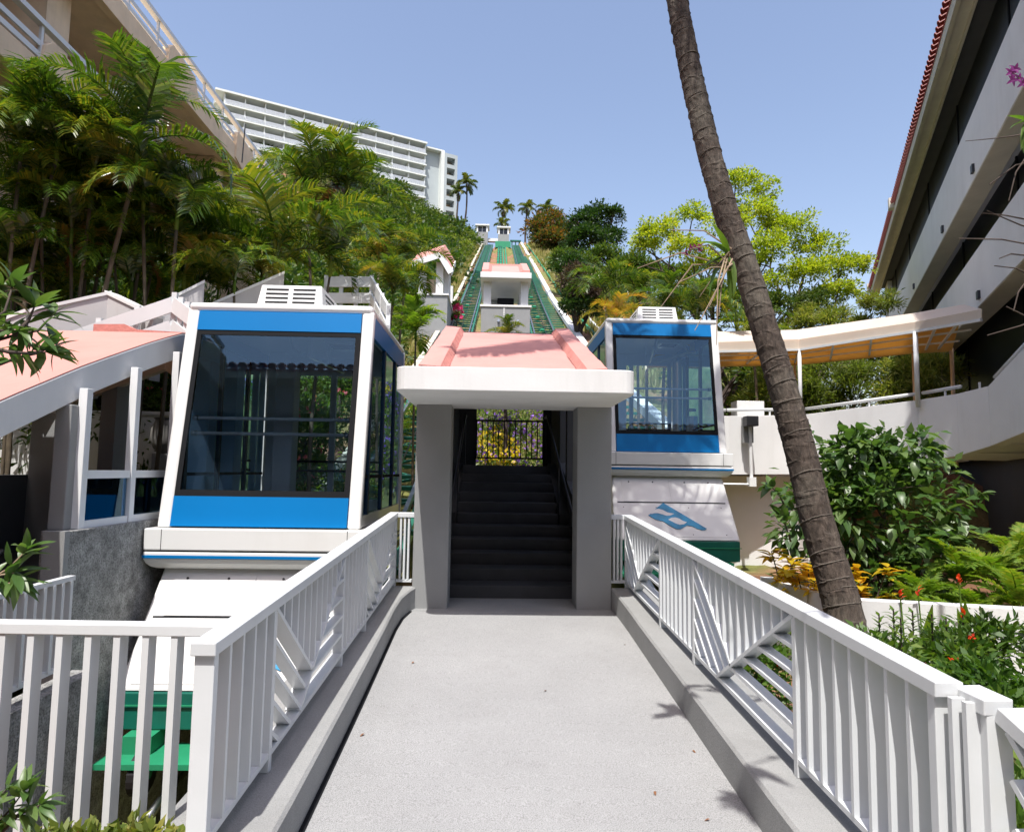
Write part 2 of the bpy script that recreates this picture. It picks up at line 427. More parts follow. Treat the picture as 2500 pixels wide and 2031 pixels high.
HR = 1.0-.2
def PL(s): return (-1.06, s, WZ(s)+.2)
def PRr(s): return (1.5, s, WZ(s)+.2)
lf = thing('railing', (-1.06, 4.7, WZ(4.7)+.2), 'white slatted metal railing along the left kerb of the walkway', 'railing')
for a, b, k in ((2.56,3.24,'plates'),(3.24,4.71,'vee'),(4.71,5.56,'plates'),(5.56,7.2,'vee')):
    rail_section(lf, PL, a, b, HR, k, False)
for s in (2.56,3.24,4.71,5.56,7.2):
    post(lf, PL(s), HR-.04)
cap(lf, (-1.06,2.52,WZ(2.52)+.2+HR-.025), (-1.06,7.24,WZ(7.24)+.2+HR-.025))
def PLe(s): return (-1.02+s*.0+s, 7.2, WZ(7.2)+.2)
rail_section(lf, PLe, 0, .17, HR, 'plates', False, sp=.045)
cap(lf, (-1.01,7.2,WZ(7.2)+.2+HR-.024), (-.835,7.2,WZ(7.2)+.2+HR-.024))
rf = thing('railing', (1.5, 4.7, WZ(4.7)+.2), 'white slatted metal railing along the right kerb of the walkway', 'railing')
for a, b, k in ((2.2,3.2,'plates'),(3.2,4.8,'vee'),(4.8,5.75,'plates'),(5.75,7.25,'vee')):
    rail_section(rf, PRr, a, b, HR, k, True)
for s in (2.2,3.2,4.8,5.75,7.25): post(rf, PRr(s), HR-.04)
cap(rf, (1.5,2.16,WZ(2.16)+.2+HR-.025), (1.5,7.29,WZ(7.25)+.2+HR-.025))
def PRe(s): return (1.3+s, 7.25, WZ(7.25)+.2)
rail_section(rf, PRe, 0, .16, HR, 'plates', False, sp=.045)
cap(rf, (1.305,7.25,WZ(7.25)+.2+HR-.024), (1.45,7.25,WZ(7.25)+.2+HR-.024))
# short return of the railing at the near right, a step outwards
r2 = thing('railing', (1.58, 1.9, WZ(1.9)+.2), 'near end of white railing stepping down at the bottom right corner', 'railing')
MB().box(1.545,1.625,2.06,2.1,WZ(2)+.2,1.03).build('post', M['railing'], r2, bevel=.003)
cap(r2, (1.575,2.19,1.045), (1.585,2.06,1.04), .1)
MB().bar((1.52,2.14,.32),(1.52,2.14,1.045),.07,.02,up=(0,1,0)).build('baluster', M['railing'], r2)
MB().bar((1.53,2.1,.32),(1.53,2.1,1.045),.055,.02,up=(0,1,0)).build('baluster', M['railing'], r2)
def PR2(s): return (1.62+.06*(2.06-s), s, WZ(s)+.16-.35*(2.06-s))
rail_section(r2, PR2, 2.03, .55, HR-.0, 'vee', False)
a = Vector(PR2(2.06)); b = Vector(PR2(.5)); MB().bar(a+Vector((0,0,HR-.02)), b+Vector((0,0,HR-.02)), .1, .05).build('top_rail', M['railing'], r2, bevel=.004)
# railing across the foot of the left bed
f3 = thing('railing', (-2.1, 2.86, .1), 'white railing of square bars in front of the pit at the lower left', 'railing')
def bars(root, A, B, z0, z1, n, w=.032, dp=.05):
    A, B = Vector(A), Vector(B); d = (B-A).normalized()
    for i in range(n):
        p = A+(B-A)*(i+.5)/n
        MB().bar(p+Vector((0,0,z0)), p+Vector((0,0,z1)), dp, w, up=d).build('baluster', M['railing'], root)
bars(f3, (-3.6,2.9,0), (-1.12,2.83,0), .2, 1.055, 21, .028, .062)
MB().bar((-3.6,2.9,1.075),(-1.09,2.83,1.075),.075,.045).build('top_rail', M['railing'], f3, bevel=.004)
MB().bar((-3.6,2.9,.2),(-1.09,2.83,.2),.05,.03).build('bottom_rail', M['railing'], f3)
f4 = thing('railing', (-3.3, 4.8, .2), 'white barred railing beside the concrete pillar at the left edge', 'railing')
A4, B4 = g(150,1205,5.3), g(-60,1232,4.3)
bars(f4, (A4.x,A4.y,0), (B4.x,B4.y,0), .22, A4.z-.02, 10, .03, .075)
for z in (A4.z, .22):
    MB().bar((A4.x,A4.y,z),(B4.x,B4.y,z),.06,.035).build('top_rail' if z > .5 else 'bottom_rail', M['railing'], f4)
MB().box(B4.x-.1, A4.x+.1, B4.y-.1, A4.y+.25, -2.0, .1).build('wall', M['rough_conc'], None)
tag(bpy.data.objects['wall'], 'low rough grey wall under the barred railing at left', 'wall'); bpy.data.objects['wall'].name = 'low_wall'

# ================================================================== stair portal
pz = WZ(7.1)
sp = thing('stair_portal', (.22, 8.5, pz), 'white columned stair entrance with pink sloped roof at the walkway end', 'stair entrance')
for x0, x1 in ((-.84,-.46),(.92,1.3)):
    MB().box(x0, x1, 7.15, 7.55, pz-.3, 2.47).build('column', M['stucco_grey'], sp, bevel=.012)
# flat canopy with rounded front corners
pts = []
for cx, a0 in ((-.89+.12,180),(1.29-.12,270)):
    for k in range(6):
        a = R(a0+k*18); pts.append((cx+.12*math.cos(a), 5.86+.12+.12*math.sin(a), 2.465))
pts += [(1.29,7.6,2.465),(-.89,7.6,2.465)]
MB().prism(pts, (0,0,.215)).build('canopy', M['stucco_white'], sp, bevel=.008)
# sloped pink roof with raised edges
def RZ(y): return 2.74+(y-7.0)*.335
rs = MB(); rs.hexa([(-.6,6.3,2.681),(1.02,6.3,2.681),(1.02,11.1,RZ(11.1)-.2),(-.6,11.1,RZ(11.1)-.2)], [(-.6,6.3,2.70),(1.02,6.3,2.70),(1.02,11.1,RZ(11.1)),(-.6,11.1,RZ(11.1))])
rs = MB()
sec = [-.84,1.28]
roof = MB()
ys = np.linspace(7.2, 11.1, 18)
prof = [(-.86,.0),(-.84,.1),(-.6,.09),(-.54,.0),(.98,.0),(1.04,.09),(1.26,.1),(1.28,.0)]
rr = random.Random(4)
def strip(m, i0, i1, base=True):
    n0 = len(m.v)
    for y in ys:
        bow = .10*((y-8.8)/2.3)**2 if y > 8.8 else 0
        for i in range(i0, i1+1):
            x, h = prof[i]; rough = (rr.random()-.5)*.016 if 0 < h or i in (3,4) else 0
            m.v.append((x, y, max(2.69, RZ(y)-.1*(1-abs(y-8.8)/3)*0)+h+rough))
    w_ = i1-i0+1
    for j in range(len(ys)-1):
        for i in range(w_-1):
            a = n0+j*w_+i; m.f.append((a, a+1, a+1+w_, a+w_))
field = MB(); strip(field, 3, 4); fo = field.build('roof', M['pink'], sp)
so_ = fo.modifiers.new('thick', 'SOLIDIFY'); so_.thickness = .16; so_.offset = -1
for i0, i1 in ((0,3),(4,7)):
    m = MB(); strip(m, i0, i1); k = m.build('roof_kerb', M['pink'], fo); k.modifiers.new('thick', 'SOLIDIFY').thickness = .02
for a, b in ((2,3),(4,5)):
    m = MB()
    for y in ys:
        for i in (a, b):
            x, h = prof[i]; m.v.append((x+(.012 if a == 2 else -.012), y+.0, max(2.69, RZ(y))+h+.006+(rr.random()-.5)*.02))
    for j in range(len(ys)-1): m.f.append((2*j, 2*j+1, 2*j+3, 2*j+2))
    m.build('rough_edge', M['pink_rough'], fo, smooth=False)
# side walls under the roof, ceiling
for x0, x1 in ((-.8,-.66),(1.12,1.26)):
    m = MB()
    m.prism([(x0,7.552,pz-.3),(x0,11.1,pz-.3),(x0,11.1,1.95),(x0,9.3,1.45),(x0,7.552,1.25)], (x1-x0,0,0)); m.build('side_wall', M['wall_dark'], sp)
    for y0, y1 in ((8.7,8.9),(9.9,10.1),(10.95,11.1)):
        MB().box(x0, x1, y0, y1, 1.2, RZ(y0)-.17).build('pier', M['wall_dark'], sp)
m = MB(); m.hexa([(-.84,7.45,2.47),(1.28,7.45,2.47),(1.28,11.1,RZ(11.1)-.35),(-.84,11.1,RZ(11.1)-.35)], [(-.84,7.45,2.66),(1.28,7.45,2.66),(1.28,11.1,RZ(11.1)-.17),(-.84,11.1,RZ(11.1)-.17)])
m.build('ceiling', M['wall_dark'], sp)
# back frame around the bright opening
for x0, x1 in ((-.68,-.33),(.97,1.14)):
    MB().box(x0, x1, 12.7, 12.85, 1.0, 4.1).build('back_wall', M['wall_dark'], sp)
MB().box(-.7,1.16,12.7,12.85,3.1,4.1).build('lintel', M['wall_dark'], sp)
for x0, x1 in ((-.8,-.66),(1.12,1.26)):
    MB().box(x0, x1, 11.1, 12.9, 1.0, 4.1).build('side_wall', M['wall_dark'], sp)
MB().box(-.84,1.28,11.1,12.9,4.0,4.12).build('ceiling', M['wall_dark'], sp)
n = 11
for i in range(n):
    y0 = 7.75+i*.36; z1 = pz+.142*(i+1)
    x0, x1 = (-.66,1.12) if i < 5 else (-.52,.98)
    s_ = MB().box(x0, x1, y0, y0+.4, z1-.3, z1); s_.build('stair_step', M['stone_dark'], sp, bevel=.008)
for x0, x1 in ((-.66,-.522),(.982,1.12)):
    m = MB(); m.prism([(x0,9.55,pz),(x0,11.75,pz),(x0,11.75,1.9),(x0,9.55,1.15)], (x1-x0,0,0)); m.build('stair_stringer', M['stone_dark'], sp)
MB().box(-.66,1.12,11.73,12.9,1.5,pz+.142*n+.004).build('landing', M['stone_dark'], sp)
MB().box(-.84,1.3,7.02,7.76,pz-.4,pz-.002).build('threshold', M['stucco_grey'], sp)
for x in (-.5,.96):
    pts = [(x,7.7,pz+.0),(x,7.7,pz+.9),(x,11.7,pz+.9+1.56),(x,12.1,pz+.9+1.56)]
    MB().tube(pts, .019, 8).build('handrail', M['dark_steel'], sp, smooth=True)
    for y in (9.55, 11.7): MB().tube([(x,y,pz+(y-7.7)*.39),(x,y,pz+.9+(y-7.7)*.39)], .013, 6).build('handrail_post', M['dark_steel'], sp)
br = MB().bar((-.34,12.66,2.72),(.98,12.66,2.72),.04,.035).build('back_railing', M['dark_steel'], sp)
MB().bar((-.34,12.66,2.0),(.98,12.66,2.0),.035,.03).build('bottom_rail', M['dark_steel'], br)
for i in range(13):
    x = -.32+i*1.28/12; MB().bar((x,12.66,1.99),(x,12.66,2.72),.022,.022,up=(0,1,0)).build('baluster', M['dark_steel'], br)
# ================================================================== funicular cabins
def copy_tree(o, parent=None):
    c = o.copy(); COL.objects.link(c); c.parent = parent
    for ch in o.children: copy_tree(ch, c)
    return c
def FY(z): return max(0, z-.31)*.172          # windscreen leans back
def make_cabin():
    t = thing('funicular_cabin', (0,0,0), 'x', 'funicular cabin', 'funicular cabins')
    hw, LEN = 1.11, 3.3
    ztop = 2.93
    # corner posts
    def post_(x, y0, y1, mt, w=.075, dp=.12, z0=.31, z1=ztop-.02):
        m = MB(); a = [(x-w, y0, z0),(x+w, y0, z0),(x+w, y0+dp, z0),(x-w, y0+dp, z0)]
        m.hexa(a, [(q[0], q[1]+(y1-y0), z1) for q in a]); return m.build('corner_post', mt, t, bevel=.03)
    for s in (-1, 1):
        post_(s*(hw-.06), FY(.31), FY(ztop), M['cabin_white'])
        post_(s*(hw-.06), LEN-.12, LEN-.12, M['cabin_white'])
    # roof with rounded rim
    m = MB(); y0 = FY(ztop)-.02
    m.box(-hw, hw, y0, LEN, ztop-.06, ztop+.05); m.build('roof', M['cabin_white'], t, bevel=.045)
    MB().box(-hw+.1, hw-.1, y0+.13, LEN-.1, ztop-.16, ztop-.1).build('ceiling_panel', M['cabin_white'], t)
    def front(z0, z1, x0, x1, off, th, name, mt, par=t, bev=0):
        a = [(x0,FY(z0)+off,z0),(x1,FY(z0)+off,z0),(x1,FY(z0)+off+th,z0),(x0,FY(z0)+off+th,z0)]
        b = [(x0,FY(z1)+off,z1),(x1,FY(z1)+off,z1),(x1,FY(z1)+off+th,z1),(x0,FY(z1)+off+th,z1)]
        return MB().hexa(a, b).build(name, mt, par, bevel=bev)
    wi = hw-.135
    front(.33, .66, -wi, wi, -.012, .05, 'lower_blue_panel', M['blue'])
    front(2.63, 2.87, -wi, wi, -.012, .05, 'upper_blue_band', M['blue'])
    ws = MB().add([(-wi+.05,FY(.725)+.004,.725),(wi-.05,FY(.725)+.004,.725),(wi-.05,FY(2.575)+.004,2.575),(-wi+.05,FY(2.575)+.004,2.575)], [(0,1,2,3)]).build('windscreen', M['glass'], t)
    for (z0, z1, x0, x1) in ((.66,.73,-wi,wi),(2.57,2.63,-wi,wi),(.73,2.57,-wi,-wi+.055),(.73,2.57,wi-.055,wi)):
        front(z0, z1, x0, x1, -.004, .04, 'gasket', M['dark_frame'], ws)
    for z in (1.56, 1.38):
        p = [(-wi+.06,FY(z)+.08,z),(wi-.06,FY(z)+.08,z)]
        b = MB().tube(p, .021, 10).build('grab_bar', M['bar_paint'], t, smooth=True)
        for q, s in ((p[0],1),(p[1],-1)): MB().tube([q,(q[0]+.06*s,q[1],q[2])], .031, 10).build('bar_socket', M['steel'], b, smooth=True)
    # sides: panel, glass panes, slanted dark posts
    for s in (-1, 1):
        x = s*(hw-.02)
        a, b = (x-.02, x+.02)
        MB().box(a, b, .14, LEN-.1, .32, .45).build('side_sill', M['cabin_white'], t)
        MB().box(a-.002, b+.002, FY(2.7)+.13, LEN-.1, 2.6, 2.86).build('side_blue_band', M['blue'], t)
        ypos = [.5, 1.45, 2.4, LEN-.12]
        prev = .17
        for k, y in enumerate(ypos):
            lean0, lean1 = (FY(.45)+.13, FY(2.6)+.13) if k == 0 else (prev, prev)
            y1 = y-.03
            MB().add([(x, lean0, .46),(x, y1, .46),(x, y1, 2.595),(x, min(lean1, y1-.05), 2.595)], [(0,1,2,3)] if s > 0 else [(3,2,1,0)]).build('side_window', M['glass'], t)
            if k < 3: MB().box(a-.004, b+.004, y-.035, y+.035, .45, 2.6).build('door_post', M['dark_blue'], t)
            prev = y+.035
        MB().bar((x,.17,.9),(x,LEN-.15,.9),.03,.04).build('window_rail', M['dark_frame'], t)
    # rear wall: open lower bars, window
    for z0, z1 in ((.32,.5),(2.5,2.86)):
        MB().box(-hw+.05, hw-.05, LEN-.06, LEN-.02, z0, z1).build('rear_panel', M['cabin_grey'], t)
    for x0, x1 in ((-.95,-.86),(-.06,.03),(.86,.95)):
        MB().box(x0, x1, LEN-.09, LEN-.03, .5, 2.5).build('rear_post', M['cabin_grey'], t)
    for x0, x1 in ((-.86,-.06),(.03,.86)):
        MB().add([(x0,LEN-.05,.5),(x1,LEN-.05,.5),(x1,LEN-.05,2.5),(x0,LEN-.05,2.5)], [(3,2,1,0)]).build('rear_window', M['glass'], t)
    for z in (1.1, .95): MB().tube([(-.9,LEN-.14,z),(.9,LEN-.14,z)], .018, 8).build('rear_bar', M['dark_steel'], t, smooth=True)
    MB().box(-hw+.05, hw-.05, .1, LEN-.05, .26, .315).build('floor', M['cabin_white'], t)
    # inside: ceiling conduits, air unit, control cabinet
    MB().tube([(.0,.75,ztop-.2),(.0,1.0,ztop-.42),(.28,2.6,ztop-.47)], .02, 8).build('ceiling_grab_rail', M['steel'], t, smooth=True)
    for y in (1.35, 2.3): MB().tube([(.12,y,ztop-.45),(.12,y,ztop-.15)], .025, 8).build('rail_hanger', M['cabin_grey'], t)
    ac = MB().box(.22,.72,1.5,2.1,ztop-.23,ztop-.165).build('ceiling_air_unit', M['cabin_white'], t, bevel=.04)
    for k in range(3): MB().box(.3,.64,1.58+k*.12,1.63+k*.12,ztop-.24,ztop-.229).build('louvre', M['dark_frame'], ac)
    MB().box(-.62,-.34,2.2,2.5,.32,2.55).build('control_cabinet', M['cabin_grey'], t, bevel=.02)
    MB().box(-.85,-.62,2.6,2.9,.32,2.76).build('door_column', M['cabin_grey'], t)
    # bumper band, blue stripe, belly
    MB().box(-hw-.09, hw+.09, -.11, LEN+.06, .075, .31).build('bumper_band', M['cabin_white'], t, bevel=.012)
    MB().box(-hw-.06, hw+.06, -.085, LEN+.03, .055, .08).build('bumper_gap', M['dark_frame'], t)
    for s in (-1, 1): MB().box(s*(hw-.1)-.003, s*(hw-.1)+.003, -.1125, -.1, .08, .305).build('seam', M['dark_frame'], t)
    sk = MB().box(-hw-.09, hw+.09, -.11, LEN+.06, -.015, .056).build('skirt', M['cabin_white'], t, bevel=.012)
    MB().box(-hw-.094, hw+.094, -.114, LEN+.064, -.01, .022).build('blue_stripe', M['blue'], sk)
    m = MB(); a = [(-hw-.085,-.105,-.016),(hw+.085,-.105,-.016),(hw+.085,LEN,-.016),(-hw-.085,LEN,-.016)]
    n0 = len(m.v); loops = [(0,0),(-.05,.02),(-.09,.055),(-.115,.1)]
    for dz, inn in loops: m.v += [(x*(1-inn*.9), y+(inn if i < 2 else -inn), z+dz) for i, (x, y, z) in enumerate(a)]
    for k in range(3):
        for i in range(4): m.f.append((4*k+4+i, 4*k+4+(i+1)%4, 4*k+(i+1)%4, 4*k+i))
    m.f.append((12,13,14,15)); m.build('belly_curve', M['cabin_white'], t)
    # sloping nose apron
    def NY(z): return .09+(z+.12)*.6
    nw0, nw1 = hw-.06, hw+.02
    zs = [-.12,-.30,-.47,-.485,-.62,-1.26]
    nose = MB()
    a = [(-nw0,NY(-.12),-.12),(nw0,NY(-.12),-.12),(nw0,.5,-.12),(-nw0,.5,-.12)]
    b = [(-nw1,NY(-1.26),-1.26),(nw1,NY(-1.26),-1.26),(nw1,.1,-1.26),(-nw1,.1,-1.26)]
    nose.hexa(b, a); no = nose.build('nose_apron', M['cabin_white'], t, bevel=.03)
    nrm = Vector((0,-1,.6)).normalized()
    def onN(x, z, h=.0): return Vector((x, NY(z), z))+nrm*h
    def plate(pts, h, th, mt, name, par=no):
        return MB().prism([onN(x, z, h) for x, z in pts], nrm*th).build(name, mt, par)
    for x0, x1 in ((-nw0+.16,-.003),(.003,nw0-.16)):
        plate([(x0,-.6),(x1,-.6),(x1,-.2),(x0,-.2)], .001, .006, M['cabin_white'], 'access_panel')
    plate([(-nw1+.12,-1.2),(nw1-.12,-1.2),(nw1-.12,-.66),(-nw1+.12,-.66)], .001, .005, M['cabin_white'], 'access_panel')
    plate([(-nw0+.05,-.62),(nw0-.05,-.62),(nw0-.05,-.605),(-nw0+.05,-.605)], .001, .004, M['dark_frame'], 'seam')
    for x in (-.75,-.3,.3,.75): MB().tube([onN(x,-.245,.006),onN(x,-.245,.016)], .014, 8).build('bolt', M['dark_steel'], no)
    for x in (-.9,-.3,.3,.9):
        for z in (-.7,-1.16): MB().tube([onN(x,z,.005),onN(x,z,.01)], .009, 6).build('bolt', M['dark_steel'], no)
    # emblem: a blue peak crossed by two waves
    q = lambda zx, zy: ((zx-640)/345., -.60-(zy-1300)/345.*.98)
    base = [(585,1308),(833,1462),(822,1470),(800,1471),(772,1462),(745,1448),(715,1443),(690,1455),(668,1467),(645,1466),(615,1452),(590,1436),(568,1421),(545,1417),(520,1410),(497,1397),(480,1385),(500,1374),(512,1358)]
    em = plate([q(*p) for p in base][::-1], .008, .012, M['emblem'], 'emblem')
    def wave(pts): plate([q(*p) for p in pts][::-1], .0205, .001, M['cabin_white'], 'emblem_wave', em)
    wave([(506,1362),(526,1349),(550,1346),(576,1353),(602,1367),(644,1375),(616,1386),(592,1387),(566,1379),(540,1372),(518,1373),(498,1379)])
    wave([(600,1411),(622,1399),(648,1397),(672,1405),(692,1418),(716,1425),(694,1437),(668,1441),(645,1434),(622,1422)])
    # roof air conditioner with slots
    v0 = MB(); v0.hexa([(-.42,.72,ztop+.04),(.42,.72,ztop+.04),(.42,2.5,ztop+.04),(-.42,2.5,ztop+.04)], [(-.38,.8,ztop+.38),(.38,.8,ztop+.38),(.38,2.45,ztop+.34),(-.38,2.45,ztop+.34)])
    ve = v0.build('roof_air_unit', M['cabin_white'], t, bevel=.015)
    for x0, x1 in ((-.31,-.03),(.03,.31)):
        for k in range(5):
            z = ztop+.075+k*.058; y = .72+(z-ztop-.04)*.235
            MB().prism([(x0,y-.006,z),(x1,y-.006,z),(x1,y+.0,z+.022),(x0,y+.0,z+.022)], (0,.02,0)).build('vent_slot', M['dark_frame'], ve)
    for s in (-1, 1):
        for k in range(4):
            z = ztop+.09+k*.065
            MB().prism([(s*(.425-(z-ztop-.04)*.117),.95,z),(s*(.425-(z-ztop-.04)*.117),1.4,z),(s*(.42-(z-ztop-.04)*.117),1.4,z+.025),(s*(.42-(z-ztop-.04)*.117),.95,z+.025)], (-.02*s,0,0)).build('vent_slot', M['dark_frame'], ve)
    # green underframe
    ch = MB().box(-hw+.0, hw-.0, -.62, .1, -1.62, -1.265).build('underframe', M['green'], t, bevel=.01)
    MB().box(-hw+.25, hw-.25, .52, LEN-.2, -1.5, -.13).build('underframe_box', M['green'], t)
    MB().bar((-hw-.02,-.64,-1.38),(hw+.02,-.64,-1.38),.012,.012).build('seam', M['green_light'], ch)
    for s in (-1, 1):
        MB().box(s*.55-.53, s*.55+.53, -1.0, -.5, -1.84, -1.79).build('axle_guard', M['green_light'], ch)
        MB().box(s*.8-.14, s*.8+.14, -.78, -.5, -1.79, -1.625).build('axle_box', M['green_light'], ch)
        for y in (-.8, 1.9):
            wh = MB().tube([(s*.72-.05,y,-1.95),(s*.72+.05,y,-1.95)], .2, 20).build('wheel', M['dark_steel'], t)
            MB().tube([(s*.72-.07,y,-1.95),(s*.72+.07,y,-1.95)], .06, 12).build('hub', M['green_light'], wh)
        MB().tube([(s*.5,-1.3,-2.25),(s*.5,-.4,-2.1)], .045, 8).build('buffer', M['steel'], ch, smooth=True)
    return t
M['bar_paint'] = mat('pale_grey_bar', (.85,.87,.9), .25, .05, 4)
M['dark_blue'] = mat('door_dark_blue', (.004,.025,.06), .4, .1, 2)
M['emblem'] = mat('emblem_blue', (.005,.26,.5), .35, .45, 3.5)
cab = make_cabin()
cab2 = copy_tree(cab)
cab.location = (-2.6, 7.47, .76); cab['label'] = 'large near blue and white funicular cabin left of the stair portal'
cab2.location = (3.3, 12.27, 1.83); cab2['label'] = 'farther blue and white funicular cabin right of the portal behind the palm trunk'

# ================================================================== tracks
def track(fx, label):
    t = thing('funicular_track', (fx(30), 30, T(30)), label, 'track', 'funicular tracks')
    ys = list(np.arange(8.5, 20, 1.0))+list(np.arange(20, 144, 2.0))
    for s in (-.72, .72):
        for dy, mt, w_, hh, dz in ((0, 'rail_steel', .09, .16, 0),):
            m = MB()
            for a, b in zip(ys[:-1], ys[1:]):
                m.bar((fx(a)+s,a,T(a)),(fx(b)+s,b,T(b)),w_,hh)
            m.build('rail', M[mt], t)
        m = MB()
        for a, b in zip(ys[1:-1], ys[2:]):
            m.bar((fx(a)+s*1.22,a,T(a)-.22),(fx(b)+s*1.22,b,T(b)-.22),.12,.26)
        m.build('side_beam', M['track_green'], t)
    # cross ties and diagonals as far as they can be told apart
    k = 0; y = 9.6; r_ = random.Random(8)
    def proto(m, name, mt, **k):
        o = m.build(name, mt, None, **k); me = o.data; bpy.data.objects.remove(o); return me
    tm = proto(MB().bar((-1.0,0,0),(1.0,0,0),.09,.1), 'cross_tie', M['track_green'])
    dm = proto(MB().bar((-.85,-.4,-.1),(.85,.4,.05),.06,.06), 'diagonal_brace', M['track_green'])
    dkm = proto(MB().prism([(-.2,-.2,0),(.2,-.2,0),(.12,-.2,.16),(-.12,-.2,.16)], (0,.4,0)), 'cable_roller', M['green_light'])
    far = MB()
    while y < 143:
        sl = math.atan((T(y+1)-T(y-1))/2)
        if y < 88:
            link(tm, 'cross_tie', t, Vector((fx(y),y,T(y)-.16))-t.location, (sl,0,0))
            if k % 2 == 0 or y < 50: link(dm, 'diagonal_brace', t, Vector((fx(y),y+.45,T(y+.45)-.16))-t.location, (sl,0,0), (1 if k % 2 else -1,1,1))
            if k % 6 == 3 and y < 75: link(dkm, 'cable_roller', t, Vector((fx(y)-.1,y,T(y)-.02))-t.location, (sl,0,0))
        else: far.bar((fx(y)-.9,y,T(y)-.16),(fx(y)+.9,y,T(y)-.16),.13,.12)
        k += 1; y += .95
    far.build('far_cross_ties', M['track_green'], t)['kind'] = 'stuff'
    m = MB()
    for a, b in zip(ys[:-1], ys[1:]): m.tube([(fx(a)+.1,a,T(a)+.08),(fx(b)+.1,b,T(b)+.08)], .022, 5)
    m.build('haul_cable', M['dark_steel'], t)
    for y in np.arange(22, 142, 6.0):
        for s in (-.8,.8): MB().box(fx(y)+s-.14, fx(y)+s+.14, y-.2, y+.2, T(y)-2.6, T(y)-.3).build('footing', M['trough'], t)
    return t
track(xl, 'green funicular track up the hill left of the kiosk')
track(xr, 'green funicular track up the hill right of the kiosk')
# pale cable ladder beside the left track
cl = thing('cable_ladder', (xl(30)-1.5, 30, T(30)), 'pale segmented cable trough along the left edge of the left track', 'cable trough')
ys = np.arange(14, 142, 1.3)
for i, y in enumerate(ys):
    x = xl(y)-1.42
    o = MB().bar((x,y,T(y)+.1),(x,y+1.15,T(y+1.15)+.1),.3,.18).build('trough_cover', M['trough'], cl)
    if y > 60: break
m = MB(); y = 61.
while y < 142: m.bar((xl(y)-1.42,y,T(y)+.1),(xl(y)-1.42,y+1.7,T(y+1.7)+.1),.3,.18); y += 2
m.build('far_trough', M['trough'], cl)['kind'] = 'stuff'
# green pipes between the tracks
gp = thing('pipe_run', (.3, 80, T(80)), 'green pipes climbing the hill between the two tracks', 'pipes')
for k, x in enumerate((-.1,.35,.8,1.25)):
    pts = [(x+.6*(y-34)/110, y, T(y)-.15) for y in np.arange(36, 141, 7)]
    MB().tube(pts, .14, 8).build('pipe', M['green_light'], gp, smooth=True)
    if k < 2:
        for y in np.arange(37, 140, 4.5): MB().box(x+.6*(y-34)/110-.2, x+.6*(y-34)/110+.2, y, y+.5, T(y)-.3, T(y)+.06).build('pipe_clamp', M['green'], gp)
MB().box(-.3,3.1,140,141.5,T(140)-.5,T(140)+.9).build('pipe_header', M['green_light'], gp)
# white walkway strip and outer green rails right of the right track
ws_ = thing('service_gutter', (5.4, 60, T(60)), 'narrow white concrete gutter running down beside the right track', 'gutter')
def gx_(y): return xr(y)+float(np.interp(y, [18,26,36,143], [2.1,1.9,1.8,1.2]))
for a, b in [(19.5+i*3, 22.4+i*3) for i in range(5)]+[(37,60),(60.2,90),(90.2,141)]:
    MB().bar((gx_(a),a,T(a)+.55),(gx_(b),b,T(b)+.55),.42,.3).build('gutter_section', M['stucco_white'], ws_)
sr = thing('service_stair', (6.5, 50, T(50)), 'green service stair rails at the far right of the tracks', 'service stair')
def sx_(y): return xr(y)+float(np.interp(y, [20,38,143], [3.6,3.2,2.3]))
for s in (-.3,.35):
    pts = [(sx_(y)+s,y,T(y)+.75) for y in np.arange(30,142,8)]
    m = MB()
    for a, b in zip(pts[:-1], pts[1:]): m.bar(a, b, .14, .22)
    m.build('stringer', M['railing'] if s > 0 else M['track_pale'] if 'track_pale' in M else M['green_light'], sr)
for i in range(90):
    y = 18+i*1.0
    MB().bar((gx_(y)-1.0,y,T(y)+.3),(sx_(y)+(.3 if i % 7 else 1.4),y,T(y)+.3),.1,.1).build('tread', M['track_green'], sr)
M['rear_wall'] = mat('rear_facade_paint', (.22,.21,.19), .8, .1, 1)
# ================================================================== kiosk between the tracks
def W(px, py, Y): return g(px, py, Y)
kz = T(30)-1.2
ki = thing('track_kiosk', (.47, 31, kz), 'white kiosk tower with pink roof standing between the two tracks', 'kiosk')
kx0, kx1 = -.67, 1.62
MB().box(kx0, kx1, 30, 34, kz, 9.36).build('base', M['stucco_grey'], ki, bevel=.02)
MB().box(kx0-.06, kx1+.06, 29.95, 34.05, 9.36, 9.46).build('ledge', M['stucco_white'], ki, bevel=.01)
for x0, x1 in ((kx0+.1,kx0+.45),(kx1-.45,kx1-.1)):
    for y0 in (30.1, 33.4): MB().box(x0, x1, y0, y0+.4, 9.46, 10.6).build('column', M['stucco_white'], ki)
MB().box(kx0+.4, kx0+1.5, 33.5, 33.6, 9.46, 10.6).build('back_wall', M['stucco_white'], ki)
MB().box(kx1-.5, kx1-.4, 31, 33.4, 9.46, 10.3).build('side_wall', M['stucco_white'], ki)
MB().box(kx0+.75, kx1-.75, 30.6, 31.0, 9.46, 9.95).build('control_desk', M['dark_frame'], ki, bevel=.03)
for z in (10.0,10.25,10.5): MB().box(kx0+.5, kx0+1.1, 33.42, 33.5, z, z+.03).build('shelf', M['hotel_grey'], ki)
MB().box(kx0-.05, kx1+.02, 29.5, 34.2, 10.6, 10.87).build('canopy', M['stucco_white'], ki, bevel=.02)
def krf(y): return 10.88+(y-29.7)*.42
m = MB()
prof_k = [(kx0+.0,.0),(kx0+.02,.17),(kx0+.32,.17),(kx0+.46,.02),(kx1-.5,.02),(kx1-.36,.17),(kx1-.06,.17),(kx1-.04,.0)]
for y in (29.62, 31, 33.0):
    for x, h in prof_k: m.v.append((x, y, krf(y)+h))
